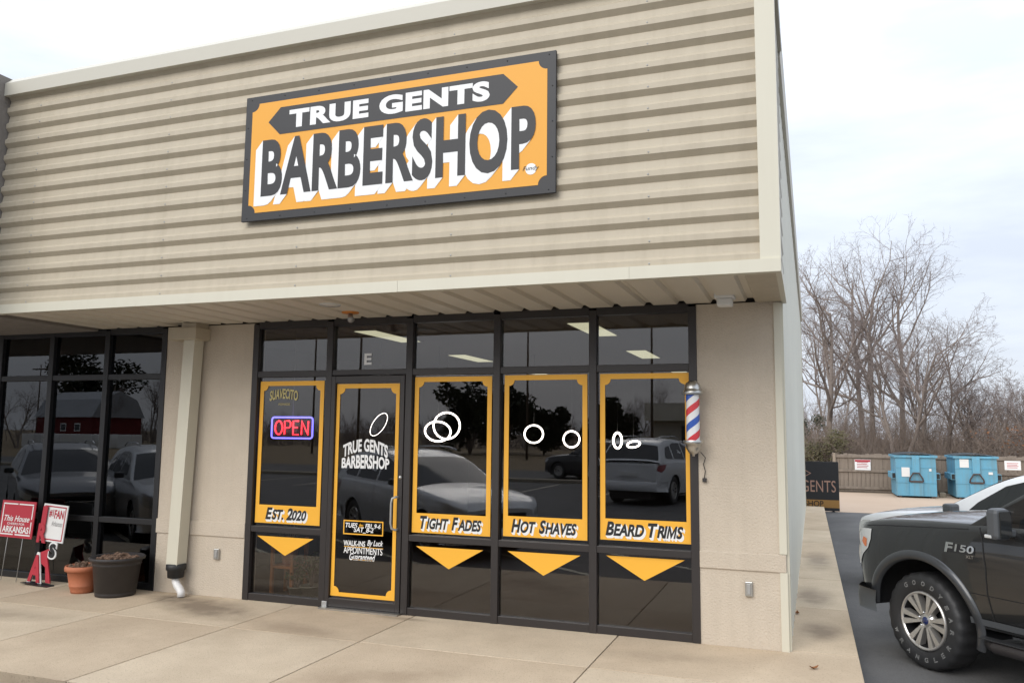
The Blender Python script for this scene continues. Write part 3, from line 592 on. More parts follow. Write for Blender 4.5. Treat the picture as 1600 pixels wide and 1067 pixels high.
B().lathe([(0, 0), (.115, 0), (.12, .02), (.135, .07), (.142, .078), (.138, .085), (.165, .235), (.19, .24), (.195, .27), (.188, .295), (.172, .295), (.165, .25), (0, .24)], 36).build('body', 'terracotta', t); cones(X1, Y1, .27, .145, 46, 'pine cones heaped in the terracotta pot', 5)
X2, Y2 = -7.05, -.33; t = thing('black_planter', 'large black plastic planter with rolled rim holding pine cones', 'pot', (X2, Y2, 0))
B().lathe([(0, 0), (.205, 0), (.212, .03), (.205, .05), (.215, .055), (.245, .33), (.255, .335), (.25, .345), (.262, .38), (.285, .385), (.29, .41), (.28, .42), (.26, .415), (.25, .38), (0, .37)], 44).build('body', 'black_plastic', t); cones(X2, Y2, .385, .2, 60, 'pine cones scattered in the black planter', 6)
# a dead leaf or two
for i, (px, py, lb) in enumerate(((1272, 1044, 'curled brown leaf lying at the building corner'), (1246, 958, 'tiny brown leaf lying against the side wall'))):
    q = P(px, py, 2, .004); b = B(); n_ = 6; vs = []
    for k in range(n_+1): u = k/n_; w_ = .02*math.sin(math.pi*u)+.001; zz = .004+.018*(2*u-1)**2; vs += [(-.04+.08*u, -w_, zz+.008), (-.04+.08*u, 0, zz), (-.04+.08*u, w_, zz+.008)]
    b.add(vs, [(3*k+j, 3*k+j+1, 3*k+j+4, 3*k+j+3) for k in range(n_) for j in (0, 1)], True); o = b.build('dead_leaf', 'leaf_rust'); o.location = (q[0], q[1], .001); o.rotation_euler = (0, 0, .6+i); tag(o, lb, 'leaf', 'dead leaves on the walk')
# yard signs
def yard(pxl, pxr, pyt, pyb, yy): a = P(pxl, pyb, 1, yy); c = P(pxr, pyt, 1, yy); return a[0], c[0], a[2], c[2]
x0, x1, z0, z1 = yard(-8, 49, 784, 838, -.22); w = (x1-x0)/2; h = z1-z0
t = thing('team_yard_sign', 'square red yard sign on wire legs leaning against the dark glass', 'sign', ((x0+x1)/2, -.22, 0)); t.rotation_euler = (R(-4), R(1), 0)
B().bev(-w, w, -.008, .004, z0, z1, .002).build('panel', 'red_paint', t); ps = lambda d_: (lambda a, c, d=0.0: (a, -.0085-d_, c))
for q in (((-w+.03, -.01), (z1-.045, z1-.03)), ((.01, w-.03), (z1-.045, z1-.03)), ((-w+.03, -.03), (z0+.03, z0+.045)), ((0, w-.03), (z0+.03, z0+.045)), ((w-.045, w-.03), (z0+.06, z0+h*.45)), ((w-.045, w-.03), (z0+h*.52, z1-.05)), ((-w+.03, -w+.045), (z0+.05, z1-.05))): link('border_strip', flat([rect(*q[0], *q[1])], ps(.002)), 'white_paint', t)
text('This House', -w+.07, w-.07, z0+h*.44, z0+h*.60, ps(.002), bold=.015, shear=.3).build('lettering', 'white_paint', t); text('CHEERS FOR', -w+.13, w-.14, z0+h*.345, z0+h*.405, ps(.002), bold=.01).build('lettering', 'white_paint', t); text('ARKANSAS', -w+.06, w-.06, z0+h*.13, z0+h*.31, ps(.002), bold=.03).build('lettering', 'white_paint', t)
for s in (-1, 1): B().tube([(s*w*.45, .006, z0+.1), (s*w*.45, .0, 0.003)], .004, 5).build('leg', 'dull_steel', t)
x0, x1, z0, z1 = yard(54, 96, 789, 845, -.20); w = (x1-x0)/2; h = z1-z0
t = thing('fan_board', 'white fan board with red border above red and white cutout letters', 'sign', ((x0+x1)/2, -.20, 0)); t.rotation_euler = (R(-4), R(3), 0)
B().bev(-w, w, -.006, .006, z0, z1, .002).build('panel', 'white_paint', t); link('border_strip', flat([rect(-w+.02, w-.02, z0+.02, z1-.02), rect(-w+.034, w-.034, z0+.034, z1-.034)], ps(.0)), 'red_paint', t)
text('#1', -w*.45, -w*.1, z1-.15, z1-.06, ps(.0), bold=.03).build('lettering', 'red_paint', t); text('FAN', -w*.02, w*.75, z1-.16, z1-.06, ps(.0), bold=.03).build('lettering', 'red_paint', t); text('Arkansas', -w*.15, w*.75, z1-.25, z1-.19, ps(.0), bold=.0, shear=.2).build('lettering', 'dull_steel', t)
def cut(txt, x0, x1, za, zb, mt, y0, dep=.012):
    v, f, a = glyphs(txt, .05, 0, 1); bb = B(); n = len(v); q = [(x0+p[0]*(x1-x0), za+p[1]*(zb-za)) for p in v]; cnt = {}
    for fc in f:
        for i in range(len(fc)): k = tuple(sorted((fc[i], fc[(i+1) % len(fc)]))); cnt[k] = cnt.get(k, 0)+1
    bb.add([(p[0], y0, p[1]) for p in q]+[(p[0], y0+dep, p[1]) for p in q], list(f)+[tuple(n+i for i in fc) for fc in f]+[(i, j, n+j, n+i) for (i, j), c in cnt.items() if c == 1]); return bb.build('cutout_letter', mt, t)
cut('I', -w+.02, -w+.09, z1-.30, z1-.03, 'red_paint', -.03); cut('R', -w+.0, -w+.14, z0-.02, z0+.2, 'red_paint', -.035); cut('A', -w-.03, -w+.2, .01, .36, 'white_paint', -.045); cut('A', -w-.01, -w+.18, .02, .33, 'red_paint', -.06); cut('S', 0.04, .17, .30, .50, 'white_paint', -.05); cut('S', .06, .15, .32, .48, 'ink_black', -.058)
b = B(); b.prism([(-w+.1, .36), (-w+.24, .42), (.03, .30), (.10, .12), (.13, .03), (.06, .03), (.02, .2), (-.08, .25)], -.035, -.02); b.build('stand', 'red_paint', t); b = B(); b.box(-w-.04, -w+.22, -.12, .04, .001, .008); b.box(-.02, .2, -.13, .03, .001, .008); b.build('foot', 'black_frame', t)
# ================================================================== VEHICLES
def smooth_tab(tab, sm=.07):
    xs_ = np.array([p[0] for p in tab], float); ys_ = np.array([p[1] for p in tab], float); k = np.argsort(xs_); xs_, ys_ = xs_[k], ys_[k]
    def fn(x): return float(np.mean([np.interp(x+d, xs_, ys_) for d in np.linspace(-sm, sm, 7)]))
    return fn
PROF = [(0, .945), (.12, .968), (.3, .990), (.5, 1.0), (.72, .997), (.9, .982), (1, .955)]
prof_f = smooth_tab(PROF, .04)
class Car:
    def __init__(s, name, label, cat, paint, spec, group=None):
        s.sp = spec; s.paint = paint; s.t = thing(name, label, cat, group=group)
        s.w = smooth_tab(spec['w'], .05); s.zb = smooth_tab(spec['zb'], .05); s.zs = smooth_tab(spec['zs'], .05); s.crown = smooth_tab(spec['crown'], .1)
        s.zt = smooth_tab(spec['zt'], .07); s.R = spec['R']; s.ax = spec['axles']; s.Ra = s.R+spec.get('gap', .06)
        s.lower(); s.green(); s.wheels(); s.liners()
    def side(s, X, z):
        a, c = s.zb(X), s.zs(X); t = min(1, max(0, (z-a)/(c-a))); return s.w(X)*prof_f(t)
    def lower(s):
        nose, tail = s.sp['nose'], s.sp['tail']; n = int((nose-tail)/.055); ns, ntop = 15, 6
        Xs = [tail+(nose-tail)*i/n for i in range(n+1)]; Xs = Xs[:-1]+[nose-.03, nose-.01, nose]; V = []; inside = []
        for X in Xs:
            a, c, w = s.zb(X), s.zs(X), s.w(X); row = []
            for j in range(ns): t = j/(ns-1); row.append((w*prof_f(t), a+(c-a)*t, True))
            ye = w*prof_f(1)
            for j in range(1, ntop+1):
                u = 1-j/ntop; row.append((ye*u, c+s.crown(X)*(1-abs(u)**2.6), False))
            full = [(X, y_, z_, sd_) for y_, z_, sd_ in row]+[(X, -y_, z_, sd_) for y_, z_, sd_ in row[-2::-1]]
            V.append(full)
        m_ = len(V[0]); ins = {}; vs = []
        for i, row in enumerate(V):
            for j, (X, y_, z_, sd_) in enumerate(row):
                hit = None
                if sd_:
                    for A in s.ax:
                        d = math.hypot(X-A, z_-s.R)
                        if d < s.Ra and z_ < s.R+s.Ra: hit = (A, d)
                if hit:
                    ins[i*m_+j] = 1; A, d = hit; k = s.Ra/max(d, .01); X2, z2 = A+(X-A)*k, s.R+(z_-s.R)*k
                    vs.append((X2, math.copysign(s.side(X2, z2), y_), z2))
                else: vs.append((X, y_, z_))
        fs = []
        for i in range(len(V)-1):
            for j in range(m_-1):
                f = (i*m_+j, i*m_+j+1, (i+1)*m_+j+1, (i+1)*m_+j)
                if not all(k in ins for k in f): fs.append(f)
        b = B(); b.add(vs, fs, True)
        for i in (0, len(V)-1): b.add([vs[i*m_+j] for j in range(m_)], [tuple(range(m_))])
        s.body = b.build('body', s.paint, s.t)
        x0, x1 = s.ax[1]-.9 if s.ax[1]-.9 > tail+.1 else tail+.1, nose-.2
        bb = B(); w = s.w(-1)*.6; bb.box(x0, x1, -w, w, s.zb(-1)-.1, s.zb(-1)+.25); bb.build('underbody', 'black_plastic', s.t)
    def gw(s, X, z):                               # half width of the cabin at height z
        zb_, r = s.zs(X)-.02, s.sp['roof']; k = min(1, max(0, (z-zb_)/(r-zb_))); wb, wr = s.sp['wbelt'], s.sp['wroof']; return wb+(wr-wb)*k**1.15
    def green(s):
        g0, g1 = s.sp['green']; n = 40; b = B(); V = []
        for i in range(n+1):
            X = g0+(g1-g0)*i/n; zt = max(s.zt(X), s.zs(X)+.0); z0 = s.zs(X)-.03; row = []
            for j in range(8):
                z = z0+(zt-.05-z0)*j/7 if zt-.05 > z0 else z0; row.append((s.gw(X, z), z))
            wr = row[-1][0]
            for k in (.96, .86, .6, .3, 0): row.append((wr*k, zt-.05*(k**4)))
            V.append([(X, y_, z_) for y_, z_ in row]+[(X, -y_, z_) for y_, z_ in row[-2::-1]])
        m_ = len(V[0]); b.add([p for r_ in V for p in r_], [(i*m_+j, i*m_+j+1, (i+1)*m_+j+1, (i+1)*m_+j) for i in range(n) for j in range(m_-1)], True)
        b.build('cabin', s.paint, s.t)
        for poly in s.sp['windows']:
            for sgn in (1, -1):
                me = flat([poly], lambda X, z: (X, sgn*(s.gw(X, z)+.006), z)); link('side_window', me, 'car_glass', s.t)
        for nm, (xa, xb) in (('windshield', s.sp['wind']), ('rear_window', s.sp['rear'])):
            rows = []
            for i in range(9):
                X = xa+(xb-xa)*i/8; zt = s.zt(X); wr = s.gw(X, zt-.05)*.93; rows.append([(X, wr*k, zt-.05*(abs(k*.95)**4)+.012) for k in (-1, -.85, -.5, 0, .5, .85, 1)])
            B().add([p for r_ in rows for p in r_], [(i*7+j, i*7+j+1, (i+1)*7+j+1, (i+1)*7+j) for i in range(8) for j in range(6)], True).build(nm, 'car_glass', s.t)
    def wheels(s):
        if 'wheel' not in s.sp: s.sp['wheel'] = make_wheel(s.R, s.sp.get('spokes', 10))
        for A in s.ax:
            for sg_ in (1, -1):
                yy = sg_*(s.w(A)-s.sp.get('inset', .03)); root = s.sp['wheel']; rz = R(s.sp.get('steer', 0)) if A == s.ax[0] else 0
                tire = link('wheel', root[0], 'rubber', s.t); tire.location = (A, yy, s.R); tire.rotation_euler = (0, 0, rz if sg_ > 0 else rz+math.pi)
                for nm, me, mt in root[1]: link(nm, me, mt, tire)
                s.sp.setdefault('tires', []).append(tire)
    def liners(s):
        for A in s.ax:
            for sg_ in (1, -1):
                b = B(); w0, w1 = sg_*(s.w(A)-.42), sg_*(s.w(A)-.035); vs = []; n = 16
                for k in range(n+1): q = R(4+182*k/n); vs += [(A+(s.Ra+.004)*math.cos(q), w0, s.R+(s.Ra+.004)*math.sin(q)), (A+(s.Ra+.004)*math.cos(q), w1, s.R+(s.Ra+.004)*math.sin(q))]
                vs.append((A, w0, s.R)); b.add(vs, [(2*k, 2*k+1, 2*k+3, 2*k+2) for k in range(n)]+[(2*k, 2*k+2, 2*n+2) for k in range(n)], True); b.build('wheel_well', 'ink_black', s.t)
    def strip(s, pts, wd=.007, off=.003, mt='ink_black', name='seam', sides=(1, -1)):
        for sg_ in sides:
            b = B(); q = [Vector(p) for p in pts]; d_ = []
            dense = []
            for i in range(len(q)-1):
                for k in range(5): dense.append(q[i].lerp(q[i+1], k/5))
            dense.append(q[-1]); vs = []
            for i, p in enumerate(dense):
                tdir = (dense[min(i+1, len(dense)-1)]-dense[max(0, i-1)]).normalized(); nrm = Vector((-tdir.y, tdir.x))*wd/2
                for e in (p+nrm, p-nrm): vs.append((e.x, sg_*(s.side(e.x, e.y)+off), e.y))
            b.add(vs, [(2*i, 2*i+1, 2*i+3, 2*i+2) for i in range(len(dense)-1)], True); b.build(name, mt, s.t)
    def patch(s, poly, off, mt, name, sides=(1, -1)):
        for sg_ in sides:
            bm = bmesh.new(); vs = [bm.verts.new((X, 0, z)) for X, z in poly]; ed = [bm.edges.new((vs[i], vs[(i+1) % len(vs)])) for i in range(len(vs))]; bmesh.ops.triangle_fill(bm, edges=ed, use_beauty=True)
            xa, xb = min(p[0] for p in poly), max(p[0] for p in poly); x = xa+.03
            while x < xb: bmesh.ops.bisect_plane(bm, geom=bm.verts[:]+bm.edges[:]+bm.faces[:], plane_co=(x, 0, 0), plane_no=(1, 0, 0)); x += .03
            za, zb_ = min(p[1] for p in poly), max(p[1] for p in poly); z = za+.04
            while z < zb_: bmesh.ops.bisect_plane(bm, geom=bm.verts[:]+bm.edges[:]+bm.faces[:], plane_co=(0, 0, z), plane_no=(0, 0, 1)); z += .04
            for v in bm.verts: v.co.y = sg_*(s.side(v.co.x, v.co.z)+off)
            bb = B(); bb.bm(bm); bb.sm = [True]*len(bb.f); bb.build(name, mt, s.t)
    def flare(s, A, mt, wd=.055, out_=.024, a0=6, a1=192):
        for sg_ in (1, -1):
            b = B(); n = 36; rows = [(s.Ra-.03, -.02), (s.Ra-.012, out_*.8), (s.Ra+.015, out_), (s.Ra+wd*.8, out_*.75), (s.Ra+wd, .0)]; vs = []
            for k in range(n+1):
                q = R(a0+(a1-a0)*k/n)
                for rr, o_ in rows: X, z = A+rr*math.cos(q), s.R+rr*math.sin(q); vs.append((X, sg_*(s.side(X, max(z, s.zb(X)))+o_), z))
            m_ = len(rows); b.add(vs, [(k*m_+j, k*m_+j+1, (k+1)*m_+j+1, (k+1)*m_+j) for k in range(n) for j in range(m_-1)], True); b.build('arch_flare', mt, s.t)
    def wrap(s, x0, z0, z1, off, mt, name, front=True, lip=.02):
        e = s.sp['nose'] if front else s.sp['tail']; sg_ = 1 if front else -1; plan = []; n = 9
        for i in range(n+1): X = x0+(e-x0)*i/n; plan.append((X+sg_*off*(i/n), s.w(X)*.985+off))
        plan = plan+[(plan[-1][0]+sg_*.02, plan[-1][1]*.6), (plan[-1][0]+sg_*.03, 0)]; plan = plan+[(a, -c) for a, c in plan[-2::-1]]
        b = B(); rows = [(z0, -.03), (z0+lip, 0), ((z0+z1)/2, .006), (z1-lip, 0), (z1, -.03)]; m_ = len(rows); vs = []
        for (a, c) in plan:
            for z, o_ in rows: vs.append((a+sg_*o_, c+math.copysign(o_, c) if c else 0, z))
        b.add(vs, [(k*m_+j, k*m_+j+1, (k+1)*m_+j+1, (k+1)*m_+j) for k in range(len(plan)-1) for j in range(m_-1)], True); b.build(name, mt, s.t)
    def done(s, x, y, z, heading): s.t.location = (x, y, z); s.t.rotation_euler = (0, 0, heading); return s
def make_wheel(Rt, spokes, lugs=5, width=.26, twin=False, lug_tread=False):
    """tyre in the local xz plane, outer face towards +y; returns the tyre mesh and its sub-part meshes"""
    RX = Matrix.Rotation(R(-90), 4, 'X')                            # lathe axis z -> y
    rr = Rt*.60; n = 96; h = width/2
    prof = [(rr, -h*.8), (rr+.02, -h*.95), (Rt*.86, -h), (Rt*.95, -h*.92), (Rt*.99, -h*.75), (Rt, -h*.4), (Rt, h*.4), (Rt*.99, h*.75), (Rt*.95, h*.92), (Rt*.86, h), (rr+.02, h*.95), (rr, h*.8)]
    mod = (lambda k, j, q: q*(.982 if (k//2) % 2 else 1.0) if j in (3, 4, 5, 6, 7, 8) else q) if lug_tread else None
    t = B(); t.lathe(prof, n, RX, mod); t.v = [(x, y_-h, z) for x, y_, z in t.v]; tm = t.mesh('wheel'); sub = []
    off = lambda bb: [(x, y_-h, z) for x, y_, z in bb.v]
    r_ = B(); r_.lathe([(rr+.004, h*.78), (rr, h*.95), (rr-.012, h*.97), (rr-.022, h*.86)], 48, RX); r_.v = off(r_); sub.append(('rim', r_.mesh('rim'), 'alloy')); r_ = B(); r_.lathe([(rr-.022, h*.86), (rr-.035, h*.5), (rr-.045, -h*.7)], 48, RX); r_.v = off(r_); sub.append(('rim_barrel', r_.mesh('barrel'), 'dark_alloy'))
    d_ = B(); d_.lathe([(0, h*.1), (rr-.05, h*.1), (rr-.045, -.02)], 32, RX); d_.v = off(d_); sub.append(('brake_disc', d_.mesh('disc'), 'black_frame'))
    s_ = B(); cnt = spokes
    for k in range(cnt):
        if twin: a0 = 2*math.pi*(k//2)/(cnt//2)+(.16 if k % 2 else -.16); a1 = 2*math.pi*(k//2)/(cnt//2)+(.19 if k % 2 else -.19)
        else: a0 = a1 = 2*math.pi*k/cnt
        p0 = Vector((math.cos(a0)*.06, 0, math.sin(a0)*.06)); p1 = Vector((math.cos(a1)*(rr-.012), 0, math.sin(a1)*(rr-.012))); u = (p1-p0).normalized(); e = Vector((-u.z, 0, u.x)); w0, w1 = .010, .025 if twin else .026
        ya, yb, yc = -h*.22, -.012, -.09
        vs = [p0+e*w0+Vector((0, ya, 0)), p0-e*w0+Vector((0, ya, 0)), p1-e*w1+Vector((0, yb, 0)), p1+e*w1+Vector((0, yb, 0)), p0+e*w0*1.5+Vector((0, yc, 0)), p0-e*w0*1.5+Vector((0, yc, 0)), p1-e*w1*1.2+Vector((0, yc+.02, 0)), p1+e*w1*1.2+Vector((0, yc+.02, 0))]
        s_.add(vs, [(0, 1, 2, 3), (0, 4, 5, 1), (1, 5, 6, 2), (2, 6, 7, 3), (3, 7, 4, 0)])
    s_.lathe([(.0, h*.72), (.055, h*.72), (.075, h*.6), (.085, h*.35)], 24, RX @ Matrix.Translation((0, 0, 0))); k0 = len(s_.v)
    s_.v = [(x, (y_-h if i >= k0-24*4 else y_), z) for i, (x, y_, z) in enumerate(s_.v)]
    sub.append(('spokes', s_.mesh('spokes'), 'alloy'))
    c_ = B(); c_.lathe([(0, .006), (.03, .004), (.034, 0)], 18, Matrix.Translation((0, -h*.27, 0)) @ RX); sub.append(('hub_cap', c_.mesh('cap'), 'badge_blue'))
    l_ = B()
    for k in range(lugs): q = 2*math.pi*k/lugs+.3; l_.lathe([(0, .02), (.009, .018), (.011, 0)], 8, Matrix.Translation((math.cos(q)*.068, -h*.36, math.sin(q)*.068)) @ RX)
    lm_ = l_.mesh('lug_nuts'); sub.append(('lug_nuts', lm_, 'chrome'))
    return tm, sub
# ---- the dark pickup
TR = dict(nose=.80, tail=-4.75, axles=(0, -3.68), R=.405, gap=.135, inset=.035, roof=1.93, wbelt=.955, wroof=.74, steer=-4,
    w=[(.80, .72), (.78, .82), (.74, .89), (.67, .935), (.56, .968), (.40, .985), (0, 1.0), (-.6, 1.0), (-4.5, 1.0), (-4.75, .97)],
    zb=[(.80, .52), (.5, .50), (-.4, .47), (-3.0, .47), (-4.75, .55)],
    zs=[(.80, 1.07), (.75, 1.13), (.62, 1.18), (.35, 1.21), (-.1, 1.24), (-.55, 1.265), (-.7, 1.28), (-3.0, 1.33), (-3.05, 1.40), (-4.75, 1.41)],
    crown=[(.80, .02), (.6, .06), (0, .085), (-.6, .075), (-.7, .02), (-4.75, .0)],
    zt=[(-.42, 1.26), (-.55, 1.35), (-1.25, 1.80), (-1.45, 1.89), (-1.8, 1.93), (-2.6, 1.92), (-2.85, 1.86), (-3.05, 1.35)], green=(-.42, -3.05), wind=(-.56, -1.28), rear=(-2.9, -3.03),
    windows=[[(-1.02, 1.33), (-1.06, 1.40), (-1.38, 1.68), (-1.62, 1.82), (-1.86, 1.845), (-1.86, 1.33)], [(-1.94, 1.33), (-1.94, 1.845), (-2.5, 1.83), (-2.72, 1.72), (-2.78, 1.34)], [(-.80, 1.315), (-.97, 1.325), (-.97, 1.36)]])
TR['wheel'] = make_wheel(.405, 12, 6, .285, True, True)
tk = Car('pickup_truck', 'dark grey pickup truck parked beside the building with alloy wheels', 'pickup', 'truck_paint', TR)
mat('flare_grey', (.032, .034, .037), .35, coat=.6)
tk.flare(0, 'flare_grey'); tk.flare(-3.68, 'flare_grey')
tk.patch([(.52, 1.125), (.64, 1.12), (.75, 1.09), (.797, 1.04), (.799, .80), (.795, .70), (.755, .70), (.70, .80), (.645, .88), (.56, .95), (.525, 1.03)], .006, 'lamp_lens', 'headlight')
tk.patch([(.575, 1.03), (.63, 1.045), (.655, 1.0), (.60, .955), (.575, .965)], .011, 'amber', 'marker_lamp')
tk.patch([(.74, .69), (.79, .69), (.79, .60), (.74, .60)], .008, 'ink_black', 'air_vent')
tk.wrap(.46, .40, .59, .03, 'trim_grey', 'front_bumper'); tk.wrap(-4.45, .5, .72, .03, 'chrome', 'rear_bumper', False)
B().bev(.77, .835, -.66, .66, .66, 1.03, .02).build('grille', 'dark_alloy', tk.t)
for k in range(3): B().bev(.82, .855, -.64, .64, .72+k*.11, .76+k*.11, .01).build('grille_bar', 'chrome', tk.t)
tk.strip([(-.60, 1.26), (-.635, 1.15), (-.66, .95), (-.66, .75), (-.68, .62), (-.70, .50)], .010); tk.strip([(-.50, .735), (-.66, .735), (-1.9, .735), (-3.0, .735)], .006); tk.strip([(-1.89, 1.30), (-1.90, .5)], .008); tk.strip([(-3.02, 1.38), (-3.02, .5)], .012)
tk.strip([(.60, 1.15), (.35, 1.175), (0, 1.20), (-.50, 1.235)], .008)
tk.strip([(-.48, .52), (-2.9, .52)], .05, .012, 'trim_grey', 'rocker_molding')
for s_ in (1, -1):
    B().tube([(-.62, s_*.93, .36), (-.72, s_*1.0, .36), (-2.7, s_*1.0, .36), (-2.8, s_*.93, .36)], .05, 10).build('running_board', 'black_plastic', tk.t)
    for X in (-.8, -1.9): B().bev(X-.2, X+.2, s_*1.0-.045, s_*1.0+.045, .405, .415, .003).build('step_pad', 'rubber', tk.t)
    mr = B().bev(-.94, -.83, s_*1.12-.075, s_*1.12+.08, 1.20, 1.44, .035).build('side_mirror', 'trim_grey', tk.t)
    B().bev(-.948, -.94, s_*1.12-.06, s_*1.12+.062, 1.225, 1.42, .002).build('mirror_glass', 'car_glass', mr); B().bev(-.88, -.822, s_*1.12-.07, s_*1.12+.084, 1.215, 1.24, .006).build('signal_lamp', 'lamp_lens', mr); B().bev(-.91, -.84, s_*.93-.02, s_*1.06+.02, 1.22, 1.27, .01).build('mirror_arm', 'trim_grey', mr)
    for X in (-1.72, -2.85): B().bev(X-.11, X+.11, s_*tk.side(X, 1.15)-.01, s_*tk.side(X, 1.15)+.035, 1.135, 1.165, .008).build('door_handle', 'trim_grey', tk.t)
side_place = lambda off: (lambda u, z, d=0.0: (-u, tk.side(-u, z)+off+d*0, z))
tk.patch([(-.31, 1.035), (-.57, 1.035), (-.57, 1.10), (-.31, 1.10)], .004, 'ink_black', 'badge_plate', (1,))
text('F', .29, .375, 1.03, 1.112, side_place(.007), bold=.03, shear=.12).build('badge', 'chrome', tk.t)
text('150', .385, .565, 1.045, 1.105, side_place(.008), bold=.02, shear=.1).build('badge', 'chrome', tk.t); text('XLT', .49, .56, 1.005, 1.028, side_place(.006), bold=.01).build('badge', 'chrome', tk.t)
mat('tyre_ink', (.40, .40, .39), .7)
def tyre_words(tire, txt, rad, a0, a1, flip=False):
    b = B(); n = len(txt); v0 = .022
    for i, ch in enumerate(txt):
        v, f, asp = glyphs(ch, .0, .1, 1); a = R(a0+(a1-a0)*i/(n-1)); wch = .036
        cx, cz = math.cos(a)*rad, math.sin(a)*rad; ut = Vector((math.sin(a), -math.cos(a)))*(1 if not flip else -1); un = Vector((math.cos(a), math.sin(a)))*(1 if not flip else -1)
        # seen from +y the tyre's x runs to the left, so the reading direction is mirrored
        cnt = {}
        for fc in f:
            for k in range(len(fc)): e = tuple(sorted((fc[k], fc[(k+1) % len(fc)]))); cnt[e] = cnt.get(e, 0)+1
        def pos(p): q = Vector((cx, cz))-ut*(p[0]-.5)*wch+un*(p[1]-.5)*.036; return q
        for (i0, i1), c in cnt.items():
            if c == 1:
                p, q = pos(v[i0]), pos(v[i1]); d = (q-p)
                if d.length < 1e-6: continue
                nn = Vector((-d.y, d.x)).normalized()*.0009; b.add([(e.x, .0015, e.y) for e in (p+nn, q+nn, q-nn, p-nn)], [(0, 1, 2, 3)])
    o = tag(b.build('tyre_lettering', 'tyre_ink', tire), kind='stuff')
ft = TR['tires'][0]; tyre_words(ft, 'GOODYEAR', .318, 40+20, 185, False); tyre_words(ft, 'WRANGLER', .318, 335, 210, True)
HD = R(90+42); tk.done(1.80, 1.10, AZ, HD)
# ---- crossover / SUV body used for the other cars
def suv_spec(k=1.0, rear_up=True):
    return dict(nose=.90, tail=-3.75, axles=(0, -2.75), R=.355, gap=.045, inset=.03, roof=1.68*k, wbelt=.87, wroof=.60, spokes=10,
    w=[(.90, .56), (.87, .68), (.78, .80), (.6, .88), (.3, .915), (-2.6, .92), (-3.4, .90), (-3.65, .84), (-3.75, .74)], zb=[(.9, .34), (.6, .27), (-.5, .26), (-2.9, .27), (-3.75, .42)],
    zs=[(.90, .74), (.84, .82), (.6, .91), (.2, .97), (-.55, 1.04), (-1.4, 1.05), (-2.9, 1.09), (-3.6, 1.08), (-3.75, 1.0)], crown=[(.9, .03), (.5, .07), (-.5, .08), (-1, .03), (-3.75, .0)],
    zt=[(-.40, 1.03), (-.6, 1.14), (-1.2, 1.47), (-1.45, 1.57), (-1.9, 1.645), (-2.5, 1.66), (-3.15, 1.60), (-3.35, 1.53), (-3.72, 1.08)], green=(-.40, -3.72), wind=(-.5, -1.32), rear=(-3.38, -3.68),
    windows=[[(-.98, 1.12), (-1.08, 1.22), (-1.38, 1.42), (-1.72, 1.52), (-1.80, 1.52), (-1.80, 1.11)], [(-1.87, 1.11), (-1.87, 1.53), (-2.35, 1.53), (-2.62, 1.48), (-2.66, 1.13)], [(-2.74, 1.13), (-2.71, 1.47), (-3.05, 1.42), (-3.28, 1.2), (-3.2, 1.15)]])
def suv(label, paint, x, y, head, group=None, name='parked_car', dims=(1, 1, 1)):
    c = Car(name, label, 'car', paint, suv_spec(), group); c.strip([(-.95, 1.08), (-.92, .8), (-.8, .36)], .008); c.strip([(-1.83, 1.08), (-1.86, .36)], .008); c.strip([(-2.70, 1.08), (-2.62, .8), (-2.42, .66)], .008)
    c.patch([(.48, .86), (.66, .845), (.84, .76), (.875, .68), (.80, .66), (.62, .74)], .006, 'lamp_lens', 'headlight'); c.patch([(-3.35, 1.02), (-3.68, 1.0), (-3.73, .88), (-3.62, .82), (-3.4, .92)], .006, 'red_lens', 'tail_lamp')
    c.wrap(.55, .26, .50, .012, paint, 'front_bumper'); c.wrap(-3.3, .36, .60, .012, paint, 'rear_bumper', False); B().bev(.86, .93, -.46, .46, .50, .72, .02).build('grille', 'dark_alloy', c.t); B().bev(.915, .94, -.42, .42, .60, .63, .01).build('grille_bar', 'chrome', c.t)
    B().bev(-3.80, -3.76, -.26, .26, .72, .83, .005).build('licence_plate', 'white_paint', c.t)
    for s_ in (1, -1):
        m_ = B().bev(-.92, -.80, s_*1.0-.09, s_*1.0+.08, 1.08, 1.19, .03).build('side_mirror', 'trim_grey', c.t); B().tube([(-1.5, s_*.56, 1.645), (-1.9, s_*.57, 1.70), (-2.9, s_*.57, 1.69), (-3.2, s_*.56, 1.62)], .014, 6).build('roof_rail', 'chrome', c.t)
    c.t.scale = dims; return c.done(x, y, AZ, head)
#@@WC
hx, hy = math.cos(HD), math.sin(HD)
suv('white car parked beyond the dark pickup, mostly hidden by it', 'car_white', 1.95, 4.80, HD, dims=(1, 1, 1.0))
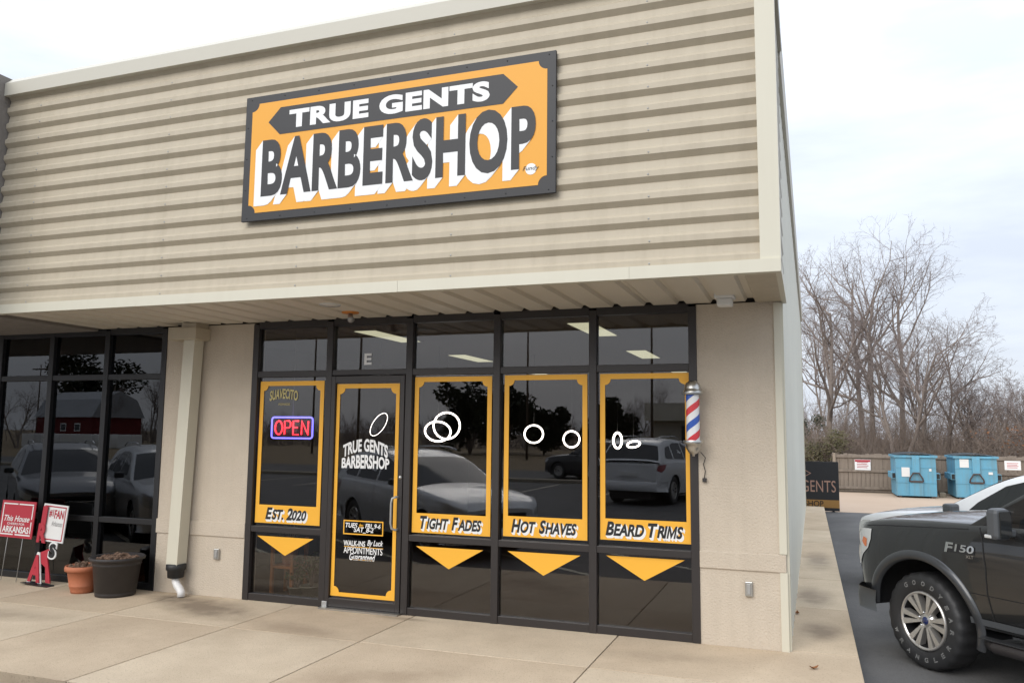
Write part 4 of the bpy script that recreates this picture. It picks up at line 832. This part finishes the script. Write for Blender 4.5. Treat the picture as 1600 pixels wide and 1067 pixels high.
# ================================================================== BEHIND THE BUILDING
dm = None
def dumpster(x, y, lb, lab_l, lab_r):
    t = thing('dumpster', lb, 'dumpster', (x, y, AZ+.004), 0, 'blue dumpsters by the fence'); w, d, h = .59, .85, 1.36
    b = B(); b.prism([(-d, .06), (d, .06), (d, h), (-d, h)], -w, w, 'x'); b.build('body', 'dumpster_blue', t)
    b = B(); b.box(-w-.05, w+.05, -d-.05, -d+.02, h-.07, h+.0); b.box(-w-.05, w+.05, d-.02, d+.05, h-.07, h); b.box(-w-.05, -w+.02, -d+.02, d-.02, h-.07, h); b.box(w-.02, w+.05, -d+.02, d-.02, h-.07, h); b.build('rim', 'dumpster_blue', t)
    b = B(); n = 7; vs = []
    for i in range(n): xx = -w+2*w*i/(n-1); vs += [(xx, -d, h+.012+.05*math.sin(math.pi*i/(n-1))), (xx, d, h+.03+.05*math.sin(math.pi*i/(n-1)))]
    b.add(vs, [(2*i, 2*i+1, 2*i+3, 2*i+2) for i in range(n-1)]); b.build('lid', 'lid_dark', t)
    for z in (.48, .96): B().box(-w-.004, w+.004, -d-.014, -d, z, z+.022).build('rib', 'dumpster_blue', t)
    b = B(); b.bev(-.11, .11, -d-.07, -d+.0, .80, h-.07, .01); b.build('channel', 'dumpster_blue', t); B().bev(-.20, .20, -d-.055, -d, .06, .50, .012).build('pocket', 'dumpster_blue', t)
    b = B(); b.tube([(-.20, -d-.06, .52), (-.19, -d-.07, .62), (-.08, -d-.085, .80), (.08, -d-.085, .80), (.19, -d-.07, .62), (.20, -d-.06, .52)], .022, 6); b.box(-.19, .19, -d-.09, -d-.05, .50, .55); b.build('lift_bar', 'dumpster_rust', t)
    for s_ in (-1, 1):
        b = B(); b.bev(s_*(w+.06)-.06, s_*(w+.06)+.06, -d+.05, d-.3, .60, .80, .008); b.build('fork_sleeve', 'dumpster_blue', t); B().box(s_*(w+.06)-.045, s_*(w+.06)+.045, -d+.044, -d+.05, .62, .78).build('sleeve_mouth', 'ink_black', t)
        B().box(s_*w*.8-.04, s_*w*.8+.04, -d+.02, d-.02, 0, .06).build('skid', 'dumpster_rust', t)
    for (a, c, ww, hh) in (lab_l, lab_r): B().box(a-ww/2, a+ww/2, -d-.017, -d-.014, c-hh/2, c+hh/2).build('sticker', 'white_paint', t)
    return t
dumpster(3.47, 22.75, 'faded blue steel dumpster with triangular lift bar, nearer the building', (-.30, .82, .24, .30), (.42, .90, .07, .08)); dumpster(5.22, 22.9, 'faded blue steel dumpster right of its twin with rust stains', (-.33, 1.13, .26, .26), (.40, .83, .12, .08))
fen = thing('plank_fence', 'weathered brown wooden plank fence behind the blue dumpsters', 'fence', (0, 24.1, AZ)); x = 1.12; FH = 1.33
pk = [B().bev(0, .135, 0, .018, .03, FH+e, .004).mesh('plank') for e in (0, .012, -.014, .02)]
for q in pk: q.materials.append(MATS['fence_wood'])
while x < 7.3: o = link('plank', rnd.choice(pk), None, fen); o.location = (x, rnd.uniform(-.006, .006), 0); o.rotation_euler = (0, R(rnd.uniform(-.4, .4)), 0); x += .142
for z in (.10, .70, 1.20): B().bev(1.1, 7.3, -.045, -.008, z, z+.085, .005).build('rail', 'fence_wood', fen)
for x in (1.08, 3.5, 5.9, 7.32): B().bev(x-.05, x+.05, -.10, -.005, 0, FH+.03, .006).build('post', 'fence_pale', fen)
fr = thing('side_fence', 'short weathered plank fence returning beside the right dumpster', 'fence', (7.35, 24.1, AZ), R(-90))
for k in range(15): o = link('plank', rnd.choice(pk), None, fr); o.location = (.08+k*.142, rnd.uniform(-.006, .006), 0)
B().bev(2.2, 2.32, -.06, .06, 0, 1.42, .008).build('post', 'fence_pale', fr)
for z in (.25, 1.1): B().bev(.05, 2.2, -.045, -.008, z, z+.085, .005).build('rail', 'fence_wood', fr)
def notice(name, lb, x, y, z, w, h, band=None, tilt=0):
    t = thing(name, lb, 'sign', (x, y, z)); t.rotation_euler = (0, R(tilt), 0); B().bev(-w/2, w/2, -.006, 0, -h/2, h/2, .002).build('plate', 'white_vinyl', t)
    if band: link('red_band', flat([rect(-w/2+.01, w/2-.01, h/2-.08, h/2-.01)], lambda a, c: (a, -.008, c)), 'red_paint', t)
    for k in range(4): link('print_line', flat([rect(-w*.36, w*.36*(1-.2*(k % 2)), h*.2-k*h*.16, h*.2-k*h*.16+h*.06)], lambda a, c: (a, -.008, c)), 'red_paint', t)
q = P(1348, 726, 1, 24.0); notice('notice_sign', 'white notice with red band on the plank fence left of the dumpsters', q[0], 24.045, q[2], .52, .37, True)
q = P(1582, 727, 1, 21.7); notice('notice_sign', 'white notice on the fence post right of the dumpsters', q[0], 21.68, q[2], .44, .28)
B().bev(4.22, 4.42, 22.6, 22.8, AZ, AZ+.16, .03).build('concrete_block', 'concrete_kerb'); tag(bpy.data.objects['concrete_block'], 'small pale concrete block on the apron between the two dumpsters', 'block')
# black standing sign at the rear corner
x1 = P(1311, 760, 1, 15.45)[0]; zt = P(1311, 722, 1, 15.45)[2]; t = thing('standing_sign', 'black shop sign with copper lettering standing at the rear corner of the building', 'sign', (x1-.95, 15.45, AZ+.008)); h = zt-AZ
B().bev(-.95, .95, 0, .04, .02, h, .004).build('board', 'sign_black', t); pb = lambda a, c, d=0.0: (a, -.003, c)
link('tan_band', flat([rect(-.949, .949, .10, .30)], lambda a, c: (a, -.002, c)), 'tan_sign', t); text('TRUE GENTS', -.72, .87, .50, .80, pb, bold=.0, space=1.05).build('lettering', 'copper_sign', t); text('BARBER SHOP', -.60, .56, .125, .275, lambda a, c, d=0: (a, -.005, c), bold=.01).build('lettering', 'ink_black', t)
link('diamond_mark', flat([[(-.28, .98), (0, .82), (.28, .98), (0, 1.14)], [(-.25, .98), (0, .838), (.25, .98), (0, 1.122)][::-1]], pb), 'copper_sign', t)
for s_ in (-.8, .8): B().bev(s_-.03, s_+.03, .04, .30, 0, .05, .004).build('foot', 'black_frame', t)
# ---- bare trees
def seg_mesh(name, segs, sides, mt):
    """tapered prisms for an array of (p0,p1,r0,r1)"""
    A = np.array([s[0] for s in segs], float); Bq = np.array([s[1] for s in segs], float); r0 = np.array([s[2] for s in segs]); r1 = np.array([s[3] for s in segs])
    d = Bq-A; ln = np.linalg.norm(d, axis=1, keepdims=True); d /= np.maximum(ln, 1e-9); ref = np.where(np.abs(d[:, 2:3]) < .9, [[0, 0, 1.]], [[1., 0, 0]]); u = np.cross(d, ref); u /= np.linalg.norm(u, axis=1, keepdims=True); v = np.cross(d, u); n = len(A)
    ang = np.arange(sides)*2*np.pi/sides; ring = u[:, None, :]*np.cos(ang)[None, :, None]+v[:, None, :]*np.sin(ang)[None, :, None]
    V = np.concatenate([A[:, None, :]+ring*r0[:, None, None], (Bq+d*r1[:, None]*.3)[:, None, :]+ring*r1[:, None, None]], axis=1).reshape(-1, 3)
    base = (np.arange(n)*2*sides)[:, None]; k = np.arange(sides); k2 = (k+1) % sides
    F = np.stack([base+k, base+k2, base+sides+k2, base+sides+k], axis=2).reshape(-1, 4)
    me = bpy.data.meshes.new(name); me.vertices.add(len(V)); me.vertices.foreach_set('co', V.ravel()); me.loops.add(F.size); me.loops.foreach_set('vertex_index', F.ravel().astype(np.int32)); me.polygons.add(len(F)); me.polygons.foreach_set('loop_start', (np.arange(len(F))*4).astype(np.int32)); me.polygons.foreach_set('loop_total', np.full(len(F), 4, np.int32)); me.update(); me.validate(); me.polygons.foreach_set('use_smooth', [True]*len(F)); me.materials.append(MATS[mt]); return me
def grow(seed, H, r, kids=(9, 7, 5, 4), stems=1, spread=.55, lean=(0, 0), droop=0.0, forks=1.0):
    g = np.random.default_rng(seed); thick = []; thin = []
    def branch(p, d, L, r0, lv):
        n = (7, 5, 4, 3, 3)[lv]; pts = [p]; rad = [r0]; dd = d
        for i in range(n):
            dd = dd+g.normal(0, (.07, .13, .17, .2, .22)[lv], 3); dd[2] += (.05, .07, .05, .03, .0)[lv]-droop*lv*.03; dd /= np.linalg.norm(dd)
            p2 = pts[-1]+dd*L/n; pts.append(p2); rad.append(r0*(1-(i+1)/n*(.72 if lv < 2 else .8)))
            (thick if lv <= 1 else thin).append((pts[-2], p2, rad[-2], rad[-1]))
        if lv >= len(kids): return
        for k in range(kids[lv]):
            t = (.34 if lv == 0 else .22)+(1-(.34 if lv == 0 else .22))*(k+g.random())/kids[lv]; i = min(n-1, int(t*n)); q = pts[i]+(pts[i+1]-pts[i])*(t*n-i); rr = rad[i]*(.62 if lv < 2 else .6)
            az = g.uniform(0, 2*np.pi); base = (pts[i+1]-pts[i]); base /= np.linalg.norm(base); o1 = np.cross(base, [.3, .5, .8]); o1 /= np.linalg.norm(o1); o2 = np.cross(base, o1); sp = g.uniform(.45, .95)*(spread/.55)
            nd_ = base*math.cos(sp)+(o1*math.cos(az)+o2*math.sin(az))*math.sin(sp); branch(q, nd_, L*g.uniform(.42, .62)*(1.15-.45*t), max(rr, .005), lv+1)
    for s_ in range(stems):
        a = g.uniform(0, 6.28); d = np.array([lean[0]+(.22*math.cos(a) if stems > 1 else 0), lean[1]+(.22*math.sin(a) if stems > 1 else 0), 1.]); d /= np.linalg.norm(d); branch(np.array([.12*math.cos(a)*(stems > 1), .12*math.sin(a)*(stems > 1), -.1]), d, H*g.uniform(.78, .92), r*(1 if stems == 1 else .8), 0)
    return thick, thin
def bare_tree(lb, x, y, seed, H, r, group='bare trees behind the fence', leafmat=None, nleaf=0, zone=(.3, .8), **k):
    t = thing('bare_tree', lb, 'tree', (x, y, AZ), 0, group); th, tn = grow(seed, H, r, **k); link('trunk', seg_mesh('trunk', th, 6, 'bark'), None, t); link('crown', seg_mesh('crown', tn, 3, 'twig'), None, t)
    if leafmat:
        g = random.Random(seed); b = B(); c = [s for s in tn if zone[0]*H < s[1][2] < zone[1]*H]
        for i in range(nleaf):
            s = c[int(g.random()**1.6*len(c)) % len(c)]; p = Vector(s[1])+Vector((g.gauss(0, .08), g.gauss(0, .08), g.gauss(0, .08))); d = Vector((g.gauss(0, 1), g.gauss(0, 1), g.gauss(0, 1))).normalized()*.06; e = d.orthogonal().normalized()*.035; b.add([p-d, p+e, p+d, p-e], [(0, 1, 2, 3)])
        b.build('leaves', leafmat, t)
    return t
TREES = [('tall bare tree with pale trunk nearest the building wall', .9, 28.6, 11, 8.4, .17, dict()), ('tallest bare tree with a forked crown behind the fence', 2.4, 29.5, 12, 9.9, .19, dict(stems=2)),
 ('tall bare tree with straight trunk above the left dumpster', 3.9, 31, 13, 8.8, .16, dict()), ('leaning bare tree with slanting limbs over the left dumpster', 3.3, 27, 14, 6.6, .14, dict(lean=(.28, 0), stems=2)), ('bare tree with several stems between the two dumpsters', 5.0, 28.5, 15, 5.8, .11, dict(stems=3)),
 ('bare spreading tree above the right dumpster', 6.4, 28, 16, 4.3, .09, dict(stems=3)), ('small bare tree at the right edge with rusty leaves', 8.1, 26.5, 17, 3.7, .07, dict(stems=3, leafmat='leaf_rust', nleaf=420, zone=(.25, .62))), ('thin bare tree far behind the right dumpster', 8.6, 34, 18, 4.0, .08, dict(stems=2)), ('slender bare tree far behind the plank fence', 1.6, 35, 19, 8.4, .10, dict(stems=2)), ('dim bare tree in the distance at far right', 11, 36, 20, 3.6, .08, dict(stems=2))]
TRS = []
for lb, x, y, sd_, H, r, k in TREES: TRS.append(bare_tree(lb, x, y, sd_, H, r, **k))
def thicket(name, lb, x0, x1, y0, y1, n, h0, h1, seed, mt, r=.008):
    g = np.random.default_rng(seed); segs = []
    for i in range(n):
        p = np.array([g.uniform(x0, x1), g.uniform(y0, y1), AZ-.05]); L = g.uniform(h0, h1); d = np.array([g.normal(0, .35), g.normal(0, .35), 1.]); d /= np.linalg.norm(d); rr = r*g.uniform(.6, 1.6)
        for k in range(4):
            d2 = d+g.normal(0, .16, 3)+np.array([0, 0, -.05*k]); d2 /= np.linalg.norm(d2); q = p+d2*L/4; segs.append((p, q, rr*(1-.2*k), rr*(.8-.2*k)))
            for m_ in range(3):
                e = d2+g.normal(0, .6, 3); e /= np.linalg.norm(e); s0 = p+(q-p)*g.random(); s1 = s0+e*L*g.uniform(.1, .25); segs.append((s0, s1, rr*.45, rr*.2)); e2 = e+g.normal(0, .5, 3); e2 /= np.linalg.norm(e2); segs.append((s1, s1+e2*L*.12, rr*.25, rr*.12))
            p, d = q, d2
    tag(link(name, seg_mesh(name, segs, 3, mt), None), lb, 'brush', kind='stuff')
thicket('brush_thicket', 'brown tangle of bare brush behind the fence', -2.5, 16, 24.9, 32, 2300, 1.4, 3.8, 31, 'brush', .009); thicket('distant_brush', 'far grey brown scrub beyond the thicket', -6, 40, 38, 60, 1700, 2.0, 4.2, 32, 'twig', .022)
def shrub(lb, x, y, r, h, n, mt, seed, ls=.05, name='evergreen_shrub', group=None, cat='shrub'):
    g = random.Random(seed); t = thing(name, lb, cat, (x, y, AZ), 0, group); b = B(); s = B(); lobes = [(g.uniform(-.6, .6)*r, g.uniform(-.6, .6)*r, h*g.uniform(.25, .85), g.uniform(.25, .5)*r) for _ in range(14)]
    for lx, ly, lz, lr in lobes: s.tube([(0, 0, 0), (lx*.3, ly*.3, lz*.5), (lx, ly, lz)], [.03*h/2, .02*h/2, .008*h/2], 5)
    for i in range(n):
        lx, ly, lz, lr = g.choice(lobes); p = Vector((lx, ly, lz))+Vector((g.gauss(0, 1), g.gauss(0, 1), g.gauss(0, 1))).normalized()*lr*g.random()**.4; d = Vector((g.gauss(0, 1), g.gauss(0, 1), g.gauss(0, .7))).normalized()*ls; e = d.orthogonal().normalized()*ls*.55; b.add([p-d, p+e, p+d, p-e], [(0, 1, 2, 3)])
    s.build('trunk', 'bark', t); b.build('crown', mt, t); return t
shrub('dark green and rusty shrub against the fence end beside the building', .85, 25.3, 1.1, 2.6, 2600, 'leaf_olive', 41, .05); shrub('small evergreen bush rising above the olive shrub', .35, 26.2, .7, 3.3, 1200, 'leaf_dark', 42, .05)
# ================================================================== THE LOT THAT THE GLASS REFLECTS
K = R(36)
suv('silver crossover parked nose to the walk nearest the shop door', 'car_silver', -5.05, -5.0, K, 'cars parked along the walk'); suv('pale grey crossover parked in front of the neighbouring unit', 'car_silver', -10.3, -4.3, K, 'cars parked along the walk'); suv('dark grey crossover parked at the far end of the walk', 'car_grey', -13.3, -4.5, K, 'cars parked along the walk')
suv('large white sport utility parked tail towards the shop across the aisle', 'car_white', -3.7, -18.8, R(-79), 'cars across the aisle', dims=(1.08, 1.05, 1.12)); suv('black crossover parked at the far kerb, left of the white ones', 'car_black', -9.6, -27, R(200), 'cars across the aisle'); suv('white car parked just behind the black crossover', 'car_white', -7.0, -24.5, R(205), 'cars across the aisle'); suv('white car parked near the tan building across the lot', 'car_white', -5.8, -33.2, R(-80), 'cars across the aisle'); suv('dark pickup-sized car parked between the white cars', 'car_black', -7.6, -30.5, R(-85), 'cars across the aisle')
for i in range(9):
    x = -16+i*2.75; b = B(); a = Vector((math.cos(K), math.sin(K), 0)); n_ = Vector((-a.y, a.x, 0))*.05; p = Vector((x, -3.4, AZ+.004)); q = p-a*5.2; b.add([p+n_, q+n_, q-n_, p-n_], [(0, 1, 2, 3)]); tag(b.build('parking_line', 'paint_line'), kind='structure')
for i in range(10):
    x = -20+i*2.8; b = B(); b.box(x-.05, x+.05, -22.6, -17.4, AZ+.003, AZ+.004); tag(b.build('parking_line', 'paint_line'), kind='structure')
B().bev(-50, 12, -24.0, -23.4, AZ-.02, AZ+.13, .02).build('median_kerb', 'concrete_kerb'); tag(bpy.data.objects['median_kerb'], kind='structure')
# red barn across the field
bn = thing('red_barn', 'red barn with grey metal gambrel roof across the field', 'barn', (P(140, 640, 1, 62)[0], -62, AZ), R(8)); bn.scale = (.6, .6, .72); b = B(); b.box(-8, 8, -5, 5, 0, 4.6); b.build('wall', 'barn_red', bn)
b = B(); g_ = [(-5.4, 4.3), (-3.6, 7.0), (0, 8.3), (3.6, 7.0), (5.4, 4.3)]; b.prism(g_, -8.4, 8.4, 'x'); b.build('roof', 'barn_roof', bn)
for x in (-4, 0, 4):
    f = B().box(x-.8, x+.8, 5.0, 5.06, 2.2, 3.4).build('window', 'white_paint', bn); B().box(x-.65, x+.65, 5.06, 5.08, 2.35, 3.25).build('glass', 'car_glass', f)
for i, q in enumerate(('leftmost', 'second', 'third', 'fourth', 'fifth', 'rightmost')): o = B().bev(-1.2, 1.2, -1, 1, 0, 1.9, .05).build('white_shed', 'white_paint'); o.location = (P(55+i*30, 640, 1, 55)[0], -55, AZ); o.scale = (.7, .7, .7); tag(o, q+' white shed of the row reflected before the red barn', 'shed', 'white sheds before the barn')
bt_ = thing('beige_building', 'low beige building with grey fascia across the parking lot', 'building', (0, -58, AZ)); B().box(-11.5, 14, -8, 0, 0, 3.0).build('wall', 'beige', bt_); B().box(-12, 14.5, -8.4, .9, 3.0, 4.4).build('fascia', 'cap_metal', bt_)
for x in (-8, -4, 0, 4, 8): f = B().box(x-1.2, x+1.2, 0, .05, .3, 2.6).build('window', 'bronze', bt_); B().box(x-1.1, x+1.1, .05, .07, .4, 2.5).build('glass', 'car_glass', f)
# utility poles
def upole(x, y, H, lb, arms=1):
    t = thing('utility_pole', lb, 'pole', (x, y, AZ), 0, 'utility poles across the road'); B().tube([(0, 0, 0), (.05, 0, H)], [.095, .06], 8).build('post', 'pole_wood', t)
    for k in range(arms): B().bev(-1.2, 1.2, -.06, .06, H-.6-k*1.2, H-.45-k*1.2, .01).build('crossarm', 'pole_wood', t)
    if arms > 1: B().tube([(.3, .1, H-3.2), (.3, .1, H-2.3)], .28, 10).build('transformer', 'dull_steel', t)
def vx(px, d): return P(px, 640, 1, d)[0]
upole(vx(823, 48), -48, 12.5, 'utility pole with a single crossarm across the road'); upole(vx(560, 40), -40, 14, 'thick utility pole carrying a transformer', 2); upole(vx(1018, 45), -45, 11, 'thin utility pole before the beige building'); upole(vx(489, 52), -52, 16, 'slim tall utility pole left of the transformer pole'); upole(vx(58, 60), -60, 9, 'utility pole beside the red barn')
pts = [(vx(489, 52), -52), (vx(560, 40), -40), (vx(823, 48), -48), (vx(1018, 45), -45)]
for k, (dz, nm) in enumerate(((11.6, 'upper'), (10.2, 'lower'))):
    b = B(); path = []
    for i in range(len(pts)-1):
        for j in range(8): u = j/8; path.append((pts[i][0]*(1-u)+pts[i+1][0]*u, pts[i][1]*(1-u)+pts[i+1][1]*u, dz-4*u*(1-u)*.7))
    b.tube(path, .02, 4); tag(b.build('power_line', 'black_frame'), nm+' power line strung between the utility poles', 'cable')
# trees over there: dark leafy ones and copies of the bare ones
for i, (px, d, r, h) in enumerate(((735, 60, 3.6, 6.8), (790, 66, 4.2, 7.2), (850, 62, 2.6, 4.2), (120, 75, 5, 13), (165, 70, 5, 11), (955, 60, 2.5, 5))):
    shrub(('dark leafy tree left of the single crossarm pole', 'broad dark leafy tree behind the single crossarm pole', 'round low dark tree right of the crossarm pole', 'dark oak rising behind the barn', 'dark oak right of the barn roof', 'small dark tree near the beige building')[i], vx(px, d), -d, r, h, 2600, 'leaf_dark', 60+i, .28, 'leafy_tree', 'dark trees across the road', 'tree')
for i, (px, d, j, s) in enumerate(((1000, 62, 4, .75), (1045, 64, 2, .6), (30, 50, 3, .9), (180, 62, 5, 1.3), (620, 70, 4, .7), (900, 70, 6, .7), (1075, 70, 5, .9), (240, 80, 1, .9), (680, 80, 5, .8))):
    o = copy_tree(TRS[j]); o.location = (vx(px, d), -d, AZ); o.scale = (s, s, s); o.rotation_euler = (0, 0, i*1.3); tag(o, ('bare tree left of the beige building', 'bare tree directly behind the beige building', 'bare tree at the far left beyond the parked cars', 'wide bare tree over the barn roof', 'bare tree beyond the transformer pole', 'bare tree right of the dark round tree', 'bare tree at the right end of the beige building', 'tall bare tree far left beyond the barn', 'distant bare tree behind the dark leafy tree')[i], 'tree', 'bare trees across the road')
thicket('far_scrub', 'low scrub along the far side of the field', -110, 20, -95, -78, 1500, 2.0, 4.5, 33, 'twig', .04)
